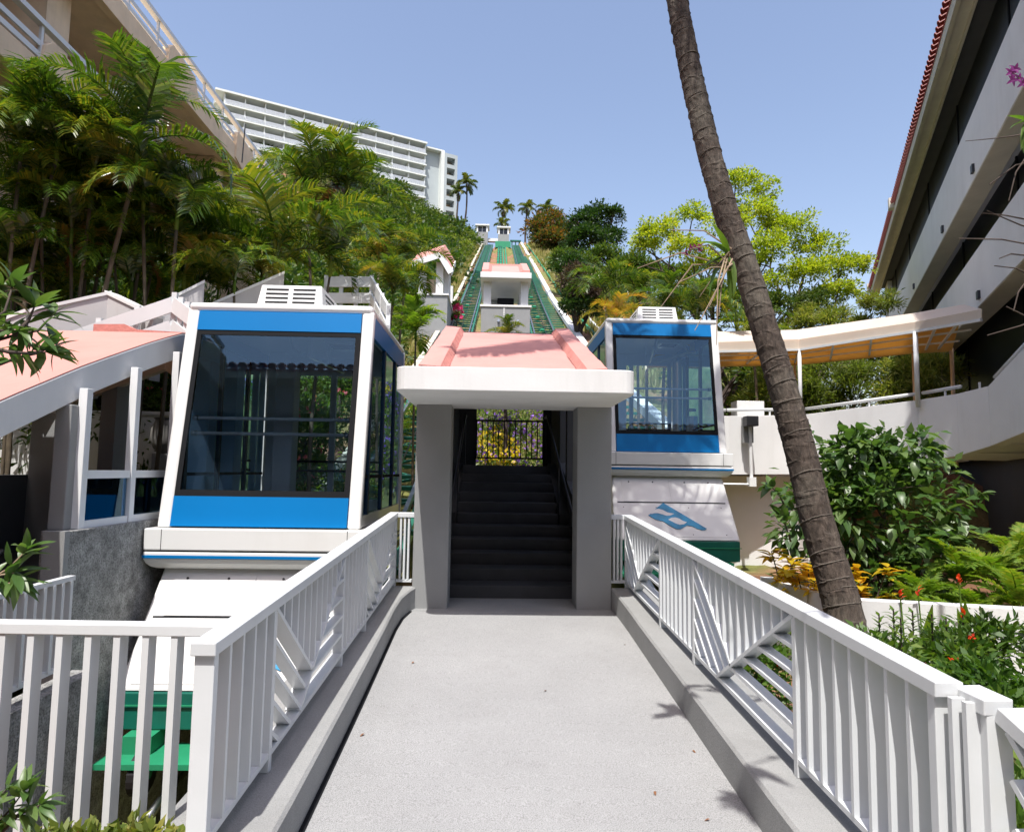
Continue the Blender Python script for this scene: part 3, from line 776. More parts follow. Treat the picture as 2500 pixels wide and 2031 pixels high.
for j in range(2):
    for i in range(7): m.f.append((j*8+i, j*8+i+1, j*8+i+9, j*8+i+8))
m.f.append((16,17,18,19,20,21,22,23)); m.f.append((7,6,5,4,3,2,1,0))
kr = m.build('roof', M['pink'], ki)
kr.modifiers.new('t','SOLIDIFY').thickness = .1
for a in (2, 4):
    mm = MB()
    for y in (29.62, 31, 33.0):
        for i in (a, a+1): mm.v.append((prof_k[i][0], y, krf(y)+prof_k[i][1]+.012))
    mm.f += [(0,1,3,2),(2,3,5,4)]; mm.build('rough_edge', M['pink_rough'], kr)
for x in (.15, 1.05): MB().tube([(x,30.0,8.7),(x,29.9,8.7)], .06, 10).build('lamp', M['steel'], ki)
MB().bar((.4,29.97,9.3),(.4,29.97,7.6),.05,.05,up=(0,1,0)).build('conduit', M['stucco_white'], ki)

# ================================================================== pavilion left of the track on the hill
pv = thing('hill_pavilion', (-4.3, 47, 10.5), 'small grey pavilion with pink gabled roof left of the left track', 'pavilion')
MB().box(-5.5,-3.35,45,52,10.0,13.9).build('base', M['stucco_grey'], pv, bevel=.03)
MB().box(-5.6,-3.27,44.9,52.1,13.9,14.02).build('ledge', M['stucco_white'], pv)
for x0, x1, y0 in ((-4.2,-3.7,45.1),(-3.75,-3.4,48),(-3.75,-3.4,51),(-5.4,-4.9,45.1),(-3.75,-3.4,46.4)):
    MB().box(x0, x1, y0, y0+.4, 14.02, 16.3).build('column', M['stucco_white'], pv)
MB().box(-5.4,-4.0,49,49.2,14.02,16.2).build('back_wall', M['stucco_beige'], pv)
def pr(y): return (y-44.5)*.5
for (xa, za), (xb, zb) in (((-5.9,16.05),(-3.9,16.75)),((-3.88,16.75),(-3.12,15.5))):
    m = MB(); m.hexa([(xa,44.5,za-.3),(xb,44.5,zb-.3),(xb,48.5,zb-.3+pr(48.5)),(xa,48.5,za-.3+pr(48.5))], [(xa,44.5,za),(xb,44.5,zb),(xb,48.5,zb+pr(48.5)),(xa,48.5,za+pr(48.5))]); m.build('roof_slope', M['pink'], pv)
    MB().bar((xa,44.45,za-.15),(xb,44.45,zb-.15),.1,.4).build('bargeboard', M['stucco_white'], pv)
MB().bar((-3.1,44.5,15.35),(-3.1,48.5,15.35+pr(48.5)),.08,.35).build('eave_board', M['stucco_white'], pv)

# ================================================================== top station houses
def hut(x0, x1, y, z0, z1, label):
    h = thing('lookout_house', ((x0+x1)/2, y+1.5, z0), label, 'lookout house', 'houses at the top of the tracks')
    MB().box(x0, x1, y, y+3, z0, z1-1.7).build('base', M['stucco_grey'], h)
    for a, b in ((x0,x0+.35),(x1-.35,x1)): MB().box(a, b, y, y+3, z1-1.7, z1-.3).build('corner_pier', M['stucco_white'], h)
    MB().box(x0+.35, x1-.35, y+.5, y+.6, z1-1.7, z1-.3).build('window', M['dark_glass'], h)
    MB().bar(((x0+x1)/2,y+.4,z1-1.7),((x0+x1)/2,y+.4,z1-.3),.12,.12,up=(0,1,0)).build('mullion', M['stucco_white'], h)
    MB().box(x0-.25, x1+.35, y-.3, y+3.3, z1-.3, z1).build('roof', M['stucco_white'], h)
hut(-4.5,-2.0,141,51,56.0,'left of the two white houses at the top of the tracks')
hut(.3,2.7,141,50.5,55.6,'right of the two white houses at the top of the tracks')
tb = thing('station_bridge', (-.8,142,53), 'low white bridge linking the two houses at the hilltop', 'bridge')
MB().box(-1.95,.28,142,143,52.6,53.1).build('deck', M['stucco_white'], tb)
MB().box(-1.95,.28,142.9,143,53.1,53.6).build('parapet', M['stucco_white'], tb)
for x in (xr(143),):
    wb = thing('wheel_gantry', (x,143.5,T(143)), 'green cable wheel gantry at the top of the right track', 'gantry')
    MB().bar((x-1.2,143.5,T(143)+1.0),(x+1.2,143.5,T(143)+1.0),.5,.35).build('cross_beam', M['green'], wb)
    for s in (-.8,0,.8): MB().bar((x+s,143.5,T(143)-.3),(x+s,143.5,T(143)+.9),.25,.25,up=(0,1,0)).build('leg', M['green'], wb)

# ================================================================== hotel on the hill
A, B = Vector((-61,141,0)), Vector((-19.0,161.5,0))
e = (B-A).normalized(); nrm_ = Vector((e.y,-e.x,0)); zr = 84.3; sh = 2.82
ho = thing('hotel', A+e*20, 'long white balconied hotel block on the hilltop behind the palms', 'hotel')
def slab(m, s0, s1, d0, d1, z0, z1):
    q = [A+e*s0+nrm_*d0, A+e*s1+nrm_*d0, A+e*s1+nrm_*d1, A+e*s0+nrm_*d1]
    a = [(p.x,p.y,z0) for p in q]; return m.hexa(a, [(p[0],p[1],z1) for p in a])
LN = (B-A).length; NB = 11; bw = LN/NB
slab(MB(), -2, LN+.3, -9, 1.9, zr-.45, zr).build('roof', M['hotel'], ho)
slab(MB(), -2, LN, -9, -2.0, zr-6*sh-6, zr-.45).build('core', M['hotel_grey'], ho)
for fl in range(7):
    z = zr-(fl+1)*sh-.1
    slab(MB(), -2, LN+.3, -2, 1.7, z-.35, z).build('floor_slab', M['hotel'], ho)
for b_ in range(NB+1):
    slab(MB(), b_*bw-.12, b_*bw+.12, -2, 1.3, zr-7*sh, zr-.45).build('divider', M['hotel'], ho)
for fl in range(7):
    z = zr-(fl+1)*sh-.1
    for b_ in range(NB):
        s0, s1 = b_*bw+.12, (b_+1)*bw-.12
        wn = slab(MB(), s0+.4, s1-.4, -2.0, -1.9, z, z+2.0).build('window', M['dark_glass'], ho)
        for k in (1,2): slab(MB(), s0+.4+(s1-s0-.8)*k/3-.05, s0+.4+(s1-s0-.8)*k/3+.05, -1.9, -1.8, z, z+2.0).build('mullion', M['hotel'], wn)
        m = MB()
        for k in range(5): slab(m, s0, s1, 1.5, 1.58, z+.15+k*.2, z+.26+k*.2)
        for k in range(5): slab(m, s0+(s1-s0)*k/4-.04, s0+(s1-s0)*k/4+.04, 1.42, 1.5, z, z+1.1)
        m.build('balcony_railing', M['hotel_rail'], ho)
# stair tower
slab(MB(), LN+.3, LN+4.3, -7, -.2, zr-30, zr-1.1).build('recessed_wall', M['hotel_grey'], ho)
slab(MB(), LN+.3, LN+5.2, -7, 1.3, zr-1.1, zr-.7).build('tower_cap', M['hotel'], ho)
slab(MB(), LN+4.3, LN+5.2, -7, 1.5, zr-30, zr-1.1).build('pier', M['hotel'], ho)
m = MB(); slab(m, LN+5.2, LN+8.8, -7, -6.8, zr-30, zr-1.3)
slab(m, LN+5.2, LN+5.9, -6.8, 1.4, zr-30, zr-1.3); slab(m, LN+8.1, LN+8.8, -6.8, 1.4, zr-30, zr-1.3)
for fl in range(9): slab(m, LN+5.9, LN+8.1, -6.8, 1.396, zr-1.3-fl*sh-1.0, zr-1.301-fl*sh if fl else zr-1.301)
m.build('stair_tower', M['hotel_grey'], ho)
for fl in range(8): slab(MB(), LN+5.9, LN+8.1, -1.5, -1.4, zr-1.3-fl*sh-sh, zr-1.3-fl*sh-1.0).build('landing_wall', M['stucco_beige'], ho)

# ================================================================== beige balcony building at the upper left
bl = thing('balcony_building', (-12, 18, 3), 'beige stucco building with long white-railed balconies above the palms', 'building')
XF = -9.9
Y0, Y1 = -6, 27.5
for lv, zb in enumerate((9.9, 13.25)):
    z0 = zb-.1
    y1 = Y1 if lv else 24
    MB().box(XF-3.6, XF, Y0, y1, z0-.02, z0+.35).build('balcony_slab', M['stucco_beige'], bl)
    # parapet with notched raised lengths
    segs = np.arange(-6.5, y1, 5.0)
    m = MB()
    for s in segs:
        e1 = min(s+5, y1)
        pr = [(s,z0-.15),(e1,z0-.15),(e1,z0+.42),(min(s+2.0,e1),z0+.42),(min(s+1.7,e1),z0+.95),(s+.25,z0+1.05),(s+.05,z0+.85),(s,z0+.42)]
        MB().prism([(XF,a,b) for a, b in pr], (.22,0,0)).build('parapet', M['stucco_beige'], bl, bevel=.01)
    for k, zz in enumerate((.6,.85,1.32)):
        MB().bar((XF+.12,Y0,z0+zz),(XF+.12,y1+1.2,z0+zz),.05 if k < 2 else .16,.12 if k < 2 else .12).build('rail', M['railing'], bl)
    for s in np.arange(Y0, y1+1, 1.5): MB().box(XF+.09, XF+.15, s, s+.07, z0+.35, z0+1.3).build('rail_post', M['railing'], bl)
    MB().box(XF-3.6, XF-3.3, Y0, y1, z0+.35, z0+3.2).build('setback_wall', M['stucco_beige'], bl)
    for s in np.arange(Y0+1, y1-2, 4.5):
        w_ = MB().box(XF-3.3, XF-3.25, s, s+2.6, z0+.4, z0+2.5).build('window', M['dark_glass'], bl)
        MB().box(XF-3.25, XF-3.2, s+1.25, s+1.35, z0+.4, z0+2.5).build('mullion', M['white'], w_)
for s in (4.5, 9.5, 14.5, 19.0, 23.5):
    MB().box(XF-3.3, XF-.5, s, s+.8, 5, 13.1).build('pier', M['stucco_beige'], bl)
MB().box(XF-3.7, XF-.5, Y1, Y1+.6, 4, 13.6).build('end_wall', M['stucco_beige'], bl)
MB().box(XF-3.8, XF-3.6, Y0, Y1, 0, 14.5).build('rear_wall', M['stucco_beige'], bl)
# curved wing wall that sweeps down at the end
m = MB(); n0 = 12
for i in range(n0):
    a = i/(n0-1); y = Y1-4+7*a; zt = 14.0-6.5*a**1.7
    m.v += [(XF+.05,y,zt-.9-a*.8),(XF+.27,y,zt-.9-a*.8),(XF+.27,y,zt),(XF+.05,y,zt)]
for i in range(n0-1):
    for k in range(4): m.f.append((4*i+k, 4*i+(k+1)%4, 4*i+4+(k+1)%4, 4*i+4+k))
m.f += [(3,2,1,0), tuple(4*(n0-1)+k for k in range(4))]
m.build('wing_wall', M['stucco_beige'], bl)
m = MB().tube([g(512,260,20), g(505,340,20)], .02, 5).build('hanging_cable', M['dark_steel'], bl)
# lattice screen
lt = thing('lattice_screen', g(20,420,10.5), 'white diagonal lattice screen half hidden behind the palms at left', 'lattice')
for k in range(20):
    for s in (1,-1):
        a = Vector((-9.0+.0, 10.2, 5.6)); u0 = k*.16-1.4
        p = (-8.95-.02*s+.0, 9.6+max(0,u0), 4.6+max(0,-u0)) if s > 0 else (-8.95, 9.6+max(0,u0), 6.6-max(0,-u0))
        ln = min(1.8-max(0,u0), 2.0-max(0,-u0))
        if ln < .1: continue
        q = (p[0], p[1]+ln, p[2]+s*ln)
        MB().bar(p, q, .02, .055).build('lattice_strip', M['railing'], lt)

# ================================================================== white stair walls behind the left shelter
def wallpath(name, pts, h, th, mt, label, cat):
    t = thing(name, (pts[0][0], pts[0][1], pts[0][2]-h), label, cat)
    for a, b in zip(pts[:-1], pts[1:]):
        d_ = Vector((b[0]-a[0],b[1]-a[1],0)).normalized(); n_ = Vector((-d_.y,d_.x,0))*th/2
        def ring(lo, hi, w): return [[(q[0]+k*n_.x*w,q[1]+k*n_.y*w,q[2]+z) for q, k, z in ((a,-1,lo),(b,-1,lo),(b,1,lo),(a,1,lo))], [(q[0]+k*n_.x*w,q[1]+k*n_.y*w,q[2]+z) for q, k, z in ((a,-1,hi),(b,-1,hi),(b,1,hi),(a,1,hi))]]
        MB().hexa(*ring(-h, 0, 1)).build('wall_length', mt, t)
        MB().hexa(*ring(.002, .05, 1.25)).build('coping', M['stucco_white'], t)
    return t
wallpath('stair_parapet', [tuple(g(-30,690,9.0)), tuple(g(62,655,9.1)), tuple(g(232,617,9.6)), tuple(g(330,664,9.3))], .9, .18, M['parapet'], 'white stair parapet with a corner above the pink shelter roof', 'parapet')
wallpath('stair_parapet', [tuple(g(270,672,9.6)), tuple(g(425,594,10.1))], 1.0, .18, M['parapet'], 'white sloped stair wall rising to a corner behind the board railing', 'parapet')
wallpath('stair_parapet', [tuple(g(440,640,10.6)), tuple(g(590,575,11.2))], 1.2, .18, M['parapet'], 'white stair wall among slender palm trunks above the near cabin', 'parapet')
def boardrail(pts, hts, label, drop=.0, base=0):
    t = thing('board_railing', (pts[0].x, pts[0].y, pts[0].z-1.1), label, 'railing')
    for j, (a, b) in enumerate(zip(pts[:-1], pts[1:])):
        for h, hh in hts: MB().bar(a-Vector((0,0,h)), b-Vector((0,0,h)), .04, hh).build('board', M['railing'], t)
        n = 3
        for i in range(1 if j else 0, n+1):
            p = a+(b-a)*i/n; MB().bar(p-Vector((0,-.05,1.05)), p+Vector((0,.05,.06)), .07, .06, up=(0,1,0)).build('rail_post', M['railing'], t)
        if base: MB().bar(a-Vector((0,0,base)), b-Vector((0,0,base)), .16, .34).build('deck_edge', M['stucco_beige'], t)
    return t
boardrail([g(120,700,8.9), g(362,618,9.2), g(402,648,9.0)], [(.12,.2),(.45,.2)], 'weathered white two-board railing between the pink roof and the near cabin', base=.85)
boardrail([g(680,580,12.5), g(775,580,12.5), g(810,640,10.6)], [(.08,.2),(.4,.2)], 'white two-board railing around a deck behind the near cabin roof', base=.75)
MB().box(-3.6,-2.4,12.0,14.5,3.75,4.55).build('deck_block', M['stucco_beige'], None)
tag(bpy.data.objects['deck_block'], 'beige block under the railed deck behind the near cabin', 'deck')

# ================================================================== left boarding shelter with pink roof
ls = thing('boarding_shelter', (-5.2, 7, -.5), 'boarding shelter with pink sloped roof and white curved beam at left', 'shelter')
XS = -3.98
yy_ = np.linspace(3.6, 8.75, 14)
def SZ(y): return float(np.interp(y, [3.6,5.35,6.45,7.5,8.3,8.8], [1.4,2.24,2.72,3.13,3.42,3.52]))
beam = MB()
for y in yy_:
    z = SZ(y); beam.v += [(XS-.2,y,z-.31),(XS,y,z-.31),(XS,y,z),(XS-.2,y,z)]
for i in range(len(yy_)-1):
    for k in range(4): beam.f.append((4*i+k, 4*i+(k+1)%4, 4*i+4+(k+1)%4, 4*i+4+k))
beam.f += [(3,2,1,0), tuple(4*(len(yy_)-1)+k for k in range(4))]
beam.build('curved_beam', M['stucco_white'], ls, bevel=.01)
rf_ = MB()
xs_ = [XS-.004, XS-.9, XS-1.8, XS-2.7]
for y in yy_:
    for k, x in enumerate(xs_): rf_.v.append((x, y, SZ(y)+.012+.0*k))
for i in range(len(yy_)-1):
    for k in range(3): rf_.f.append((4*i+k+1, 4*i+k, 4*i+k+4, 4*i+k+5))
ro = rf_.build('roof', M['pink'], ls); sm = ro.modifiers.new('t','SOLIDIFY'); sm.thickness = .1; sm.offset = -1
rk = MB(); P_ = [(-5.35,3.62),(-4.95,3.63),(-4.8,3.56),(-4.2,3.535),(XS,3.52),(XS,3.40),(-5.35,3.40)]
rk.prism([(x,8.76,z) for x, z in P_], (0,.2,0)); rk.build('roof_ridge', M['pink_rough'], ro)
MB().bar((XS-2.6,3.6,SZ(3.6)-.2),(XS-2.6,8.75,SZ(8.7)-.2),.2,.3).build('back_beam', M['stucco_white'], ls)
# glazed frame along the track
fr_y = [6.35, 7.2, 8.1, 9.0]
for y in fr_y:
    MB().box(XS+.04, XS+.12, y-.045, y+.045, 1.15, SZ(min(y,8.7))-.2).build('frame_post', M['white'], ls, bevel=.005)
for a, b in zip(fr_y[:-1], fr_y[1:]):
    MB().box(XS+.05, XS+.11, a+.06, b-.06, 1.62, 1.7).build('frame_rail', M['white'], ls)
    MB().box(XS+.05, XS+.11, a+.06, b-.06, 1.15, 1.22).build('frame_rail', M['white'], ls)
    MB().box(XS+.076, XS+.084, a+.06, b-.06, 1.22, 1.62).build('frame_pane', M['glass_clear'], ls)
MB().box(XS-.1, XS+.05, 6.2, 6.42, 1.15, SZ(6.2)-.3).build('pillar', M['stucco_grey'], ls, bevel=.01)
MB().box(XS-.1, XS+.16, 6.12, 10.5, -2.6, 1.15).build('plinth_wall', M['rough_conc'], ls, bevel=.01)
MB().box(XS-.03, XS+.163, 6.05, 6.12, -2.6, 1.153).build('plinth_corner', M['stucco_grey'], ls)
MB().box(-6.5, XS-.2, 5.6, 10.5, .3, .55).build('platform', M['stone_dark'], ls)
for i in range(5): MB().box(-6.5, XS-.24, 5.3-.3*i, 5.6-.3*i, .1-.2*i, .37-.16*i).build('stair_step', M['stone_dark'], ls)
MB().box(-6.7,-6.5,4,10.5,-1,1.6).build('rear_low_wall', M['wall_dark'], ls)
for y in (7.6, 9.4):
    MB().box(-6.5,-6.0,y,y+.35,.55,3.2).build('pillar', M['stucco_grey'], ls)
MB().box(-5.32,-5.12,9.0,9.35,.55,3.2).build('pillar', M['stucco_grey'], ls)
pts = [(-4.6,5.0,.0),(-4.6,5.0,1.1)]; MB().tube([(-5.2,5.6,1.55),(-5.0,5.5,1.6),(-4.75,5.5,1.6),(-4.75,5.5,.3)], .03, 8).build('handrail', M['dark_steel'], ls, smooth=True)
MB().tube([(-4.25,5.9,1.0),(-4.3,4.5,.0)], .02, 8).build('handrail', M['steel'], ls, smooth=True)
# sunny white wall behind the shelter with planter
sw = thing('garden_wall', (-7.6, 10.5, 0), 'cream sunlit garden wall seen through the boarding shelter', 'wall')
MB().box(-8.6,-4.1,11.4,11.6,-.5,2.62).build('wall_face', M['stucco_white'], sw)
MB().box(-8.62,-4.08,11.36,11.64,2.62,2.68).build('coping', M['stucco_white'], sw)

# ================================================================== bridge walkway with canopy at the right
bw_ = thing('covered_bridge', (6.5, 14, 1.7), 'curved white concrete bridge parapet beneath the canvas canopy', 'bridge')
bp = [g(1440,868,14.2), g(1520,868,14.3), g(1672,866,14.8), g(1915,835,12.5), g(1997,822,11.5), g(2062,806,10.9), g(2150,712,9.4)]
bb = [1.75,1.75,1.78,2.05,2.15,2.3,2.5]
for i in range(6):
    a, b = bp[i], bp[i+1]
    d = (b-a); d.z = 0; d.normalize(); n_ = Vector((d.y,-d.x,0))*-.2
    A_ = [(a.x,a.y,bb[i]),(b.x,b.y,bb[i+1]),(b.x+n_.x,b.y+n_.y,bb[i+1]),(a.x+n_.x,a.y+n_.y,bb[i])]
    B_ = [(a.x,a.y,a.z),(b.x,b.y,b.z),(b.x+n_.x,b.y+n_.y,b.z),(a.x+n_.x,a.y+n_.y,a.z)]
    MB().hexa(A_, B_).build('parapet', M['facade'], bw_, bevel=.006)
    D_ = [(p[0]+n_.x*9, p[1]+n_.y*9, p[2]) for p in A_[:2]]; I_ = [(p[0]+n_.x*1.02, p[1]+n_.y*1.02) for p in A_[:2]]
    MB().hexa([(*I_[0],bb[i]+.05),(*I_[1],bb[i+1]+.05),(D_[1][0],D_[1][1],bb[i+1]+.05),(D_[0][0],D_[0][1],bb[i]+.05)],
              [(*I_[0],bb[i]+.3),(*I_[1],bb[i+1]+.3),(D_[1][0],D_[1][1],bb[i+1]+.3),(D_[0][0],D_[0][1],bb[i]+.3)]).build('deck', M['facade'], bw_)
    # handrail on short stubs
    off = n_*.5+Vector((0,0,.14))
    if i != 4: MB().tube([a+off+(b-a)*.02, b+off-(b-a)*.02], .035, 8).build('handrail', M['railing'], bw_, smooth=True)
    nn = max(1, int((b-a).length/1.4))
    for k in range(nn):
        p = a+(b-a)*(k+.6)/nn+n_*.5; MB().tube([p-Vector((0,0,.02)), p+Vector((0,0,.13))], .02, 6).build('handrail_stub', M['railing'], bw_)
lw = thing('retaining_wall', (6.3, 15.4, -.5), 'shaded white retaining wall under the bridge beside the far cabin', 'wall')
MB().box(4.85,7.4,15.35,15.6,-1.0,1.72).build('wall_face', M['facade'], lw)
MB().box(7.2,7.5,14.9,15.35,-1.0,1.9).build('buttress', M['facade'], lw)
MB().box(1.9,9.5,16.2,16.45,-1.0,2.6).build('rear_wall', M['facade'], lw)
# wall lamp with conduit
la = thing('wall_lamp', g(1567,885,14.2), 'small grey box lamp with conduit on the bridge parapet beside the far cabin', 'lamp')
p = g(1567,880,14.05); MB().box(p.x-.13,p.x+.13,p.y-.12,p.y+.14,p.z-.1,p.z+.12).build('lamp_head', M['dark_steel'], la, bevel=.02)
MB().box(p.x-.11,p.x+.11,p.y+.14,p.y+.26,p.z-.45,p.z+.1).build('backplate', M['stucco_grey'], la)
MB().tube([(p.x+.02,p.y+.1,p.z-.1),(p.x+.03,p.y+.12,p.z-.35),(p.x+.05,p.y+.14,p.z-1.25)], .035, 8).build('conduit', M['facade'], la)
MB().box(p.x-.03,p.x+.12,p.y+.05,p.y+.2,p.z-1.4,p.z-1.2).build('junction_box', M['facade'], la)
MB().tube([(p.x,p.y+.14,p.z-1.36),(p.x-1.2,p.y+.2,p.z-1.36)], .03, 6).build('conduit', M['facade'], la)
cn = thing('canopy', (6.8, 14, 3), 'white canvas canopy with amber underside on thin posts over the bridge', 'canopy')
ct = [g(1440,716,14.0), g(1668,708,14.8), g(1910,672,12.4), g(2048,645,10.9)]
cl_ = [g(1440,735,14.0), g(1668,730,14.8), g(1910,692,12.4), g(2048,668,10.9)]
back = []
for i, p in enumerate(ct):
    d = (ct[min(i+1,3)]-ct[max(i-1,0)]); d.z = 0; d.normalize(); back.append(Vector((-d.y,d.x,0))*1.9)
back = [b_ if b_.y > 0 or b_.x > 0 else -b_ for b_ in back]
back[2], back[3] = Vector((1.2,1.9,0)), Vector((1.25,2.5,0))      # the end is cut along the building front
for i in range(3):
    a, b = ct[i], ct[i+1]; fa, fb = cl_[i], cl_[i+1]; na, nb = back[i], back[i+1]
    th = Vector((0,0,-.01))
    rid_a, rid_b = a+na*.5+Vector((0,0,.42)), b+nb*.5+Vector((0,0,.42))
    ea, eb = fa+na, fb+nb
    MB().add([fa,fb,b,a],[(0,1,2,3)]).build('valance', M['canvas'], cn).modifiers.new('t','SOLIDIFY').thickness = .015
    for q in ([a,b,rid_b,rid_a], [rid_a,rid_b,eb,ea]):
        MB().add(q, [(0,1,2,3)]).build('canvas_panel', M['canvas'], cn)
        MB().add([v-Vector((0,0,.07)) for v in q], [(3,2,1,0)]).build('canvas_lining', M['canvas_under'], cn)
    MB().bar(fa,fb,.05,.05).build('edge_tube', M['railing'], cn); MB().bar(ea,eb,.05,.05).build('edge_tube', M['railing'], cn)
    for k in (0,.33,.66): 
        p = fa+(fb-fa)*k; q = ea+(eb-ea)*k; r_ = rid_a+(rid_b-rid_a)*k-Vector((0,0,.05))
        MB().bar(p,q,.04,.04).build('tie_bar', M['railing'], cn); MB().bar(p,r_,.035,.035).build('rafter', M['railing'], cn); MB().bar(r_,q,.035,.035).build('rafter', M['railing'], cn)
    for k in (.3,.7): MB().bar(fa.lerp(ea,k),fb.lerp(eb,k),.035,.035).build('purlin', M['railing'], cn)
for i in (0,1,2,3):
    p = cl_[i]; q = cl_[i]+back[i]
    zb = [2.9,3.0,3.2,3.3][i]
    if i in (1,2): MB().tube([(p.x,p.y,zb-.1),p], .045, 8).build('post', M['railing'], cn, smooth=True)
    MB().tube([(q.x,q.y,2.0),q], .04, 8).build('post', M['stucco_beige'], cn, smooth=True)
bx_ = MB().box(g(1532,870,15).x, g(1588,870,15).x, 14.8, 15.2, 2.6, g(1532,838,15).z).build('utility_box', M['facade'], None, bevel=.01)
tag(bx_, 'pale utility box on the bridge beside the far cabin', 'box')

# ================================================================== right building
bd = Vector((.502,1,0)).normalized(); bn = Vector((-bd.y,bd.x,0))     # along, outward
BO = Vector((3.33,0,0))
def bpnt(y, out, z): p = BO+Vector((.502*y,y,0))+bn*out; return (p.x,p.y,z)
rb = thing('terrace_building', bpnt(20,-3,0), 'white terraced building with red tiled eaves along the right edge', 'building')
def bbox_(m, y0, y1, o0, o1, z0, z1):
    a = [bpnt(y0,o0,z0),bpnt(y1,o0,z0),bpnt(y1,o1,z0),bpnt(y0,o1,z0)]
    return m.hexa(a, [(p[0],p[1],z1) for p in a])
YB0, YB1 = 7.5, 36
for zt, zb in ((9.1,7.76),(6.32,5.17)):
    bbox_(MB(), YB0, YB1-3, -.4, 0, zb, zt).build('parapet', M['facade'], rb, bevel=.01)
    bbox_(MB(), YB0, YB1-3, -.42, -.02, zb-.012, zb-.002).build('beam_soffit', M['beige'], rb)
    bbox_(MB(), YB0, YB1-3, -4.5, -.4, zb+.3, zb+.55).build('floor_slab', M['facade'], rb)
    for y in (12.4, 15.6, 20.5, 26):
        bbox_(MB(), y, y+.14, 0, .05, zb+.12, zb+.28).build('drain_scupper', M['dark_steel'], rb)
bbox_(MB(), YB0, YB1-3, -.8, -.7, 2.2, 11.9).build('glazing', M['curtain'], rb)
for y in np.arange(YB0+.2, YB1-3, 4.7):
    bbox_(MB(), y, y+.05, -.7, -.67, 2.2, 11.9).build('glazing_mullion', M['dark_frame'], rb)
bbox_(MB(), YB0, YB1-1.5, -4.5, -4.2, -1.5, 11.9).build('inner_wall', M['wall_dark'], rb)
bbox_(MB(), YB1-3, YB1-1.5, -4.5, -.5, -1.5, 11.9).build('end_wall', M['facade'], rb)
bbox_(MB(), YB0, YB1, -.3, .0, 11.9, 12.0).build('eave_soffit', M['beige'], rb)
bbox_(MB(), YB0, YB1, -.0, .1, 11.85, 12.16).build('eave_fascia', M['beige'], rb)
bbox_(MB(), YB0, YB1, -.3, -.25, 11.8, 11.9).build('eave_trim', M['beige'], rb)
# tiled roof
rs_ = MB(); a = [bpnt(YB0,.12,12.17),bpnt(YB1,.12,12.17),bpnt(YB1,-5,14.6),bpnt(YB0,-5,14.6)]
rs_.hexa(a, [(p[0],p[1],p[2]+.05) for p in a]); rs_.build('roof_deck', M['tile'], rb)
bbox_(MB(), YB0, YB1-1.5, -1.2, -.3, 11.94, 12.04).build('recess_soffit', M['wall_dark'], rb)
sl_ = math.atan((14.6-12.17)/5.12)
tm_ = MB(); 
for j, (o0, o1) in enumerate(((0,-.5),)):
    n = 6
    for end in (0, 1):
        for i in range(n+1):
            aa = math.pi*i/n; r_ = .1 if end == 0 else .085
            tm_.v.append((r_*math.cos(aa), -(.0 if end == 0 else .45), r_*math.sin(aa)))
    for i in range(n): tm_.f.append((i, i+1, n+2+i, n+1+i))
    for end in (0,):
        for i in range(n+1):
            aa = math.pi*i/n; tm_.v.append((.075*math.cos(aa), 0, .075*math.sin(aa)))
    b0 = 2*(n+1)
    for i in range(n): tm_.f.append((i+1, i, b0+i, b0+i+1))
tile_me = bpy.data.meshes.new('roof_tile'); tile_me.from_pydata(tm_.v, [], tm_.f); tile_me.materials.append(M['tile']); tile_me.update()
ang = math.atan2(bn.y, bn.x)-math.pi/2
y = YB0; cnt = 0
while y < YB1:
    for row in range(2):
        p = Vector(bpnt(y, .2-row*.4, 12.24+row*.19))
        o = link(tile_me, 'roof_tile', rb, p-rb.location); o.rotation_euler = Euler((-sl_, 0, ang), 'XYZ')
    y += .205
for y in (24.0, 35.2): bbox_(MB(), y, y+.3, -.3, .28, 12.1, 12.5).build('roof_verge', M['beige'], rb)
# dark undercroft
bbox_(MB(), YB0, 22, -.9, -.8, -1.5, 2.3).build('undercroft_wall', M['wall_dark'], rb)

# ================================================================== planter walls right
pw_ = thing('planter_wall', (4.4,6.3,-.4), 'low white planter wall behind the flower bed at the right', 'planter')
for a, b in ((g(1600,1203,8.4), g(1700,1232,7.2)), (g(1700,1232,7.2), g(1790,1250,6.7)), (g(1790,1250,6.7), g(2010,1262,6.2)), (g(2010,1262,6.2), g(2160,1270,6.0))):
    m = MB(); m.bar((a.x,a.y,a.z-.5),(b.x,b.y,b.z-.5),.16,1.0); m.build('wall_length', M['facade'], pw_)

# ================================================================== building behind the walkway start, mirrored in the cabin glass
rw = thing('rear_building', (-6,-11,0), 'tall tile-roofed building behind the viewpoint, mirrored in the cabin windscreens', 'building')
MB().box(-32,14,-14,-10,-2,11.6).build('facade', M['rear_wall'], rw)
for z in (2.2,5.2,8.2):
    for x in np.arange(-31,13,3.6): MB().box(x,x+2.8,-10.02,-9.9,z,z+2.1).build('window', M['dark_glass'], rw)
MB().box(-32.5,14.5,-14.2,-9.3,11.6,11.9).build('eave', M['beige'], rw)
m = MB(); m.hexa([(-32.5,-9.25,11.9),(14.5,-9.25,11.9),(14.5,-14.2,13.6),(-32.5,-14.2,13.6)],[(-32.5,-9.25,12.0),(14.5,-9.25,12.0),(14.5,-14.2,13.7),(-32.5,-14.2,13.7)]); m.build('roof_deck', M['tile'], rw)
for i in range(118):
    o = link(tile_me, 'roof_tile', rw, Vector((-32.3+i*.4,-9.15,12.02))-rw.location, (-.33,0,0), (2.0,2.0,2.0))
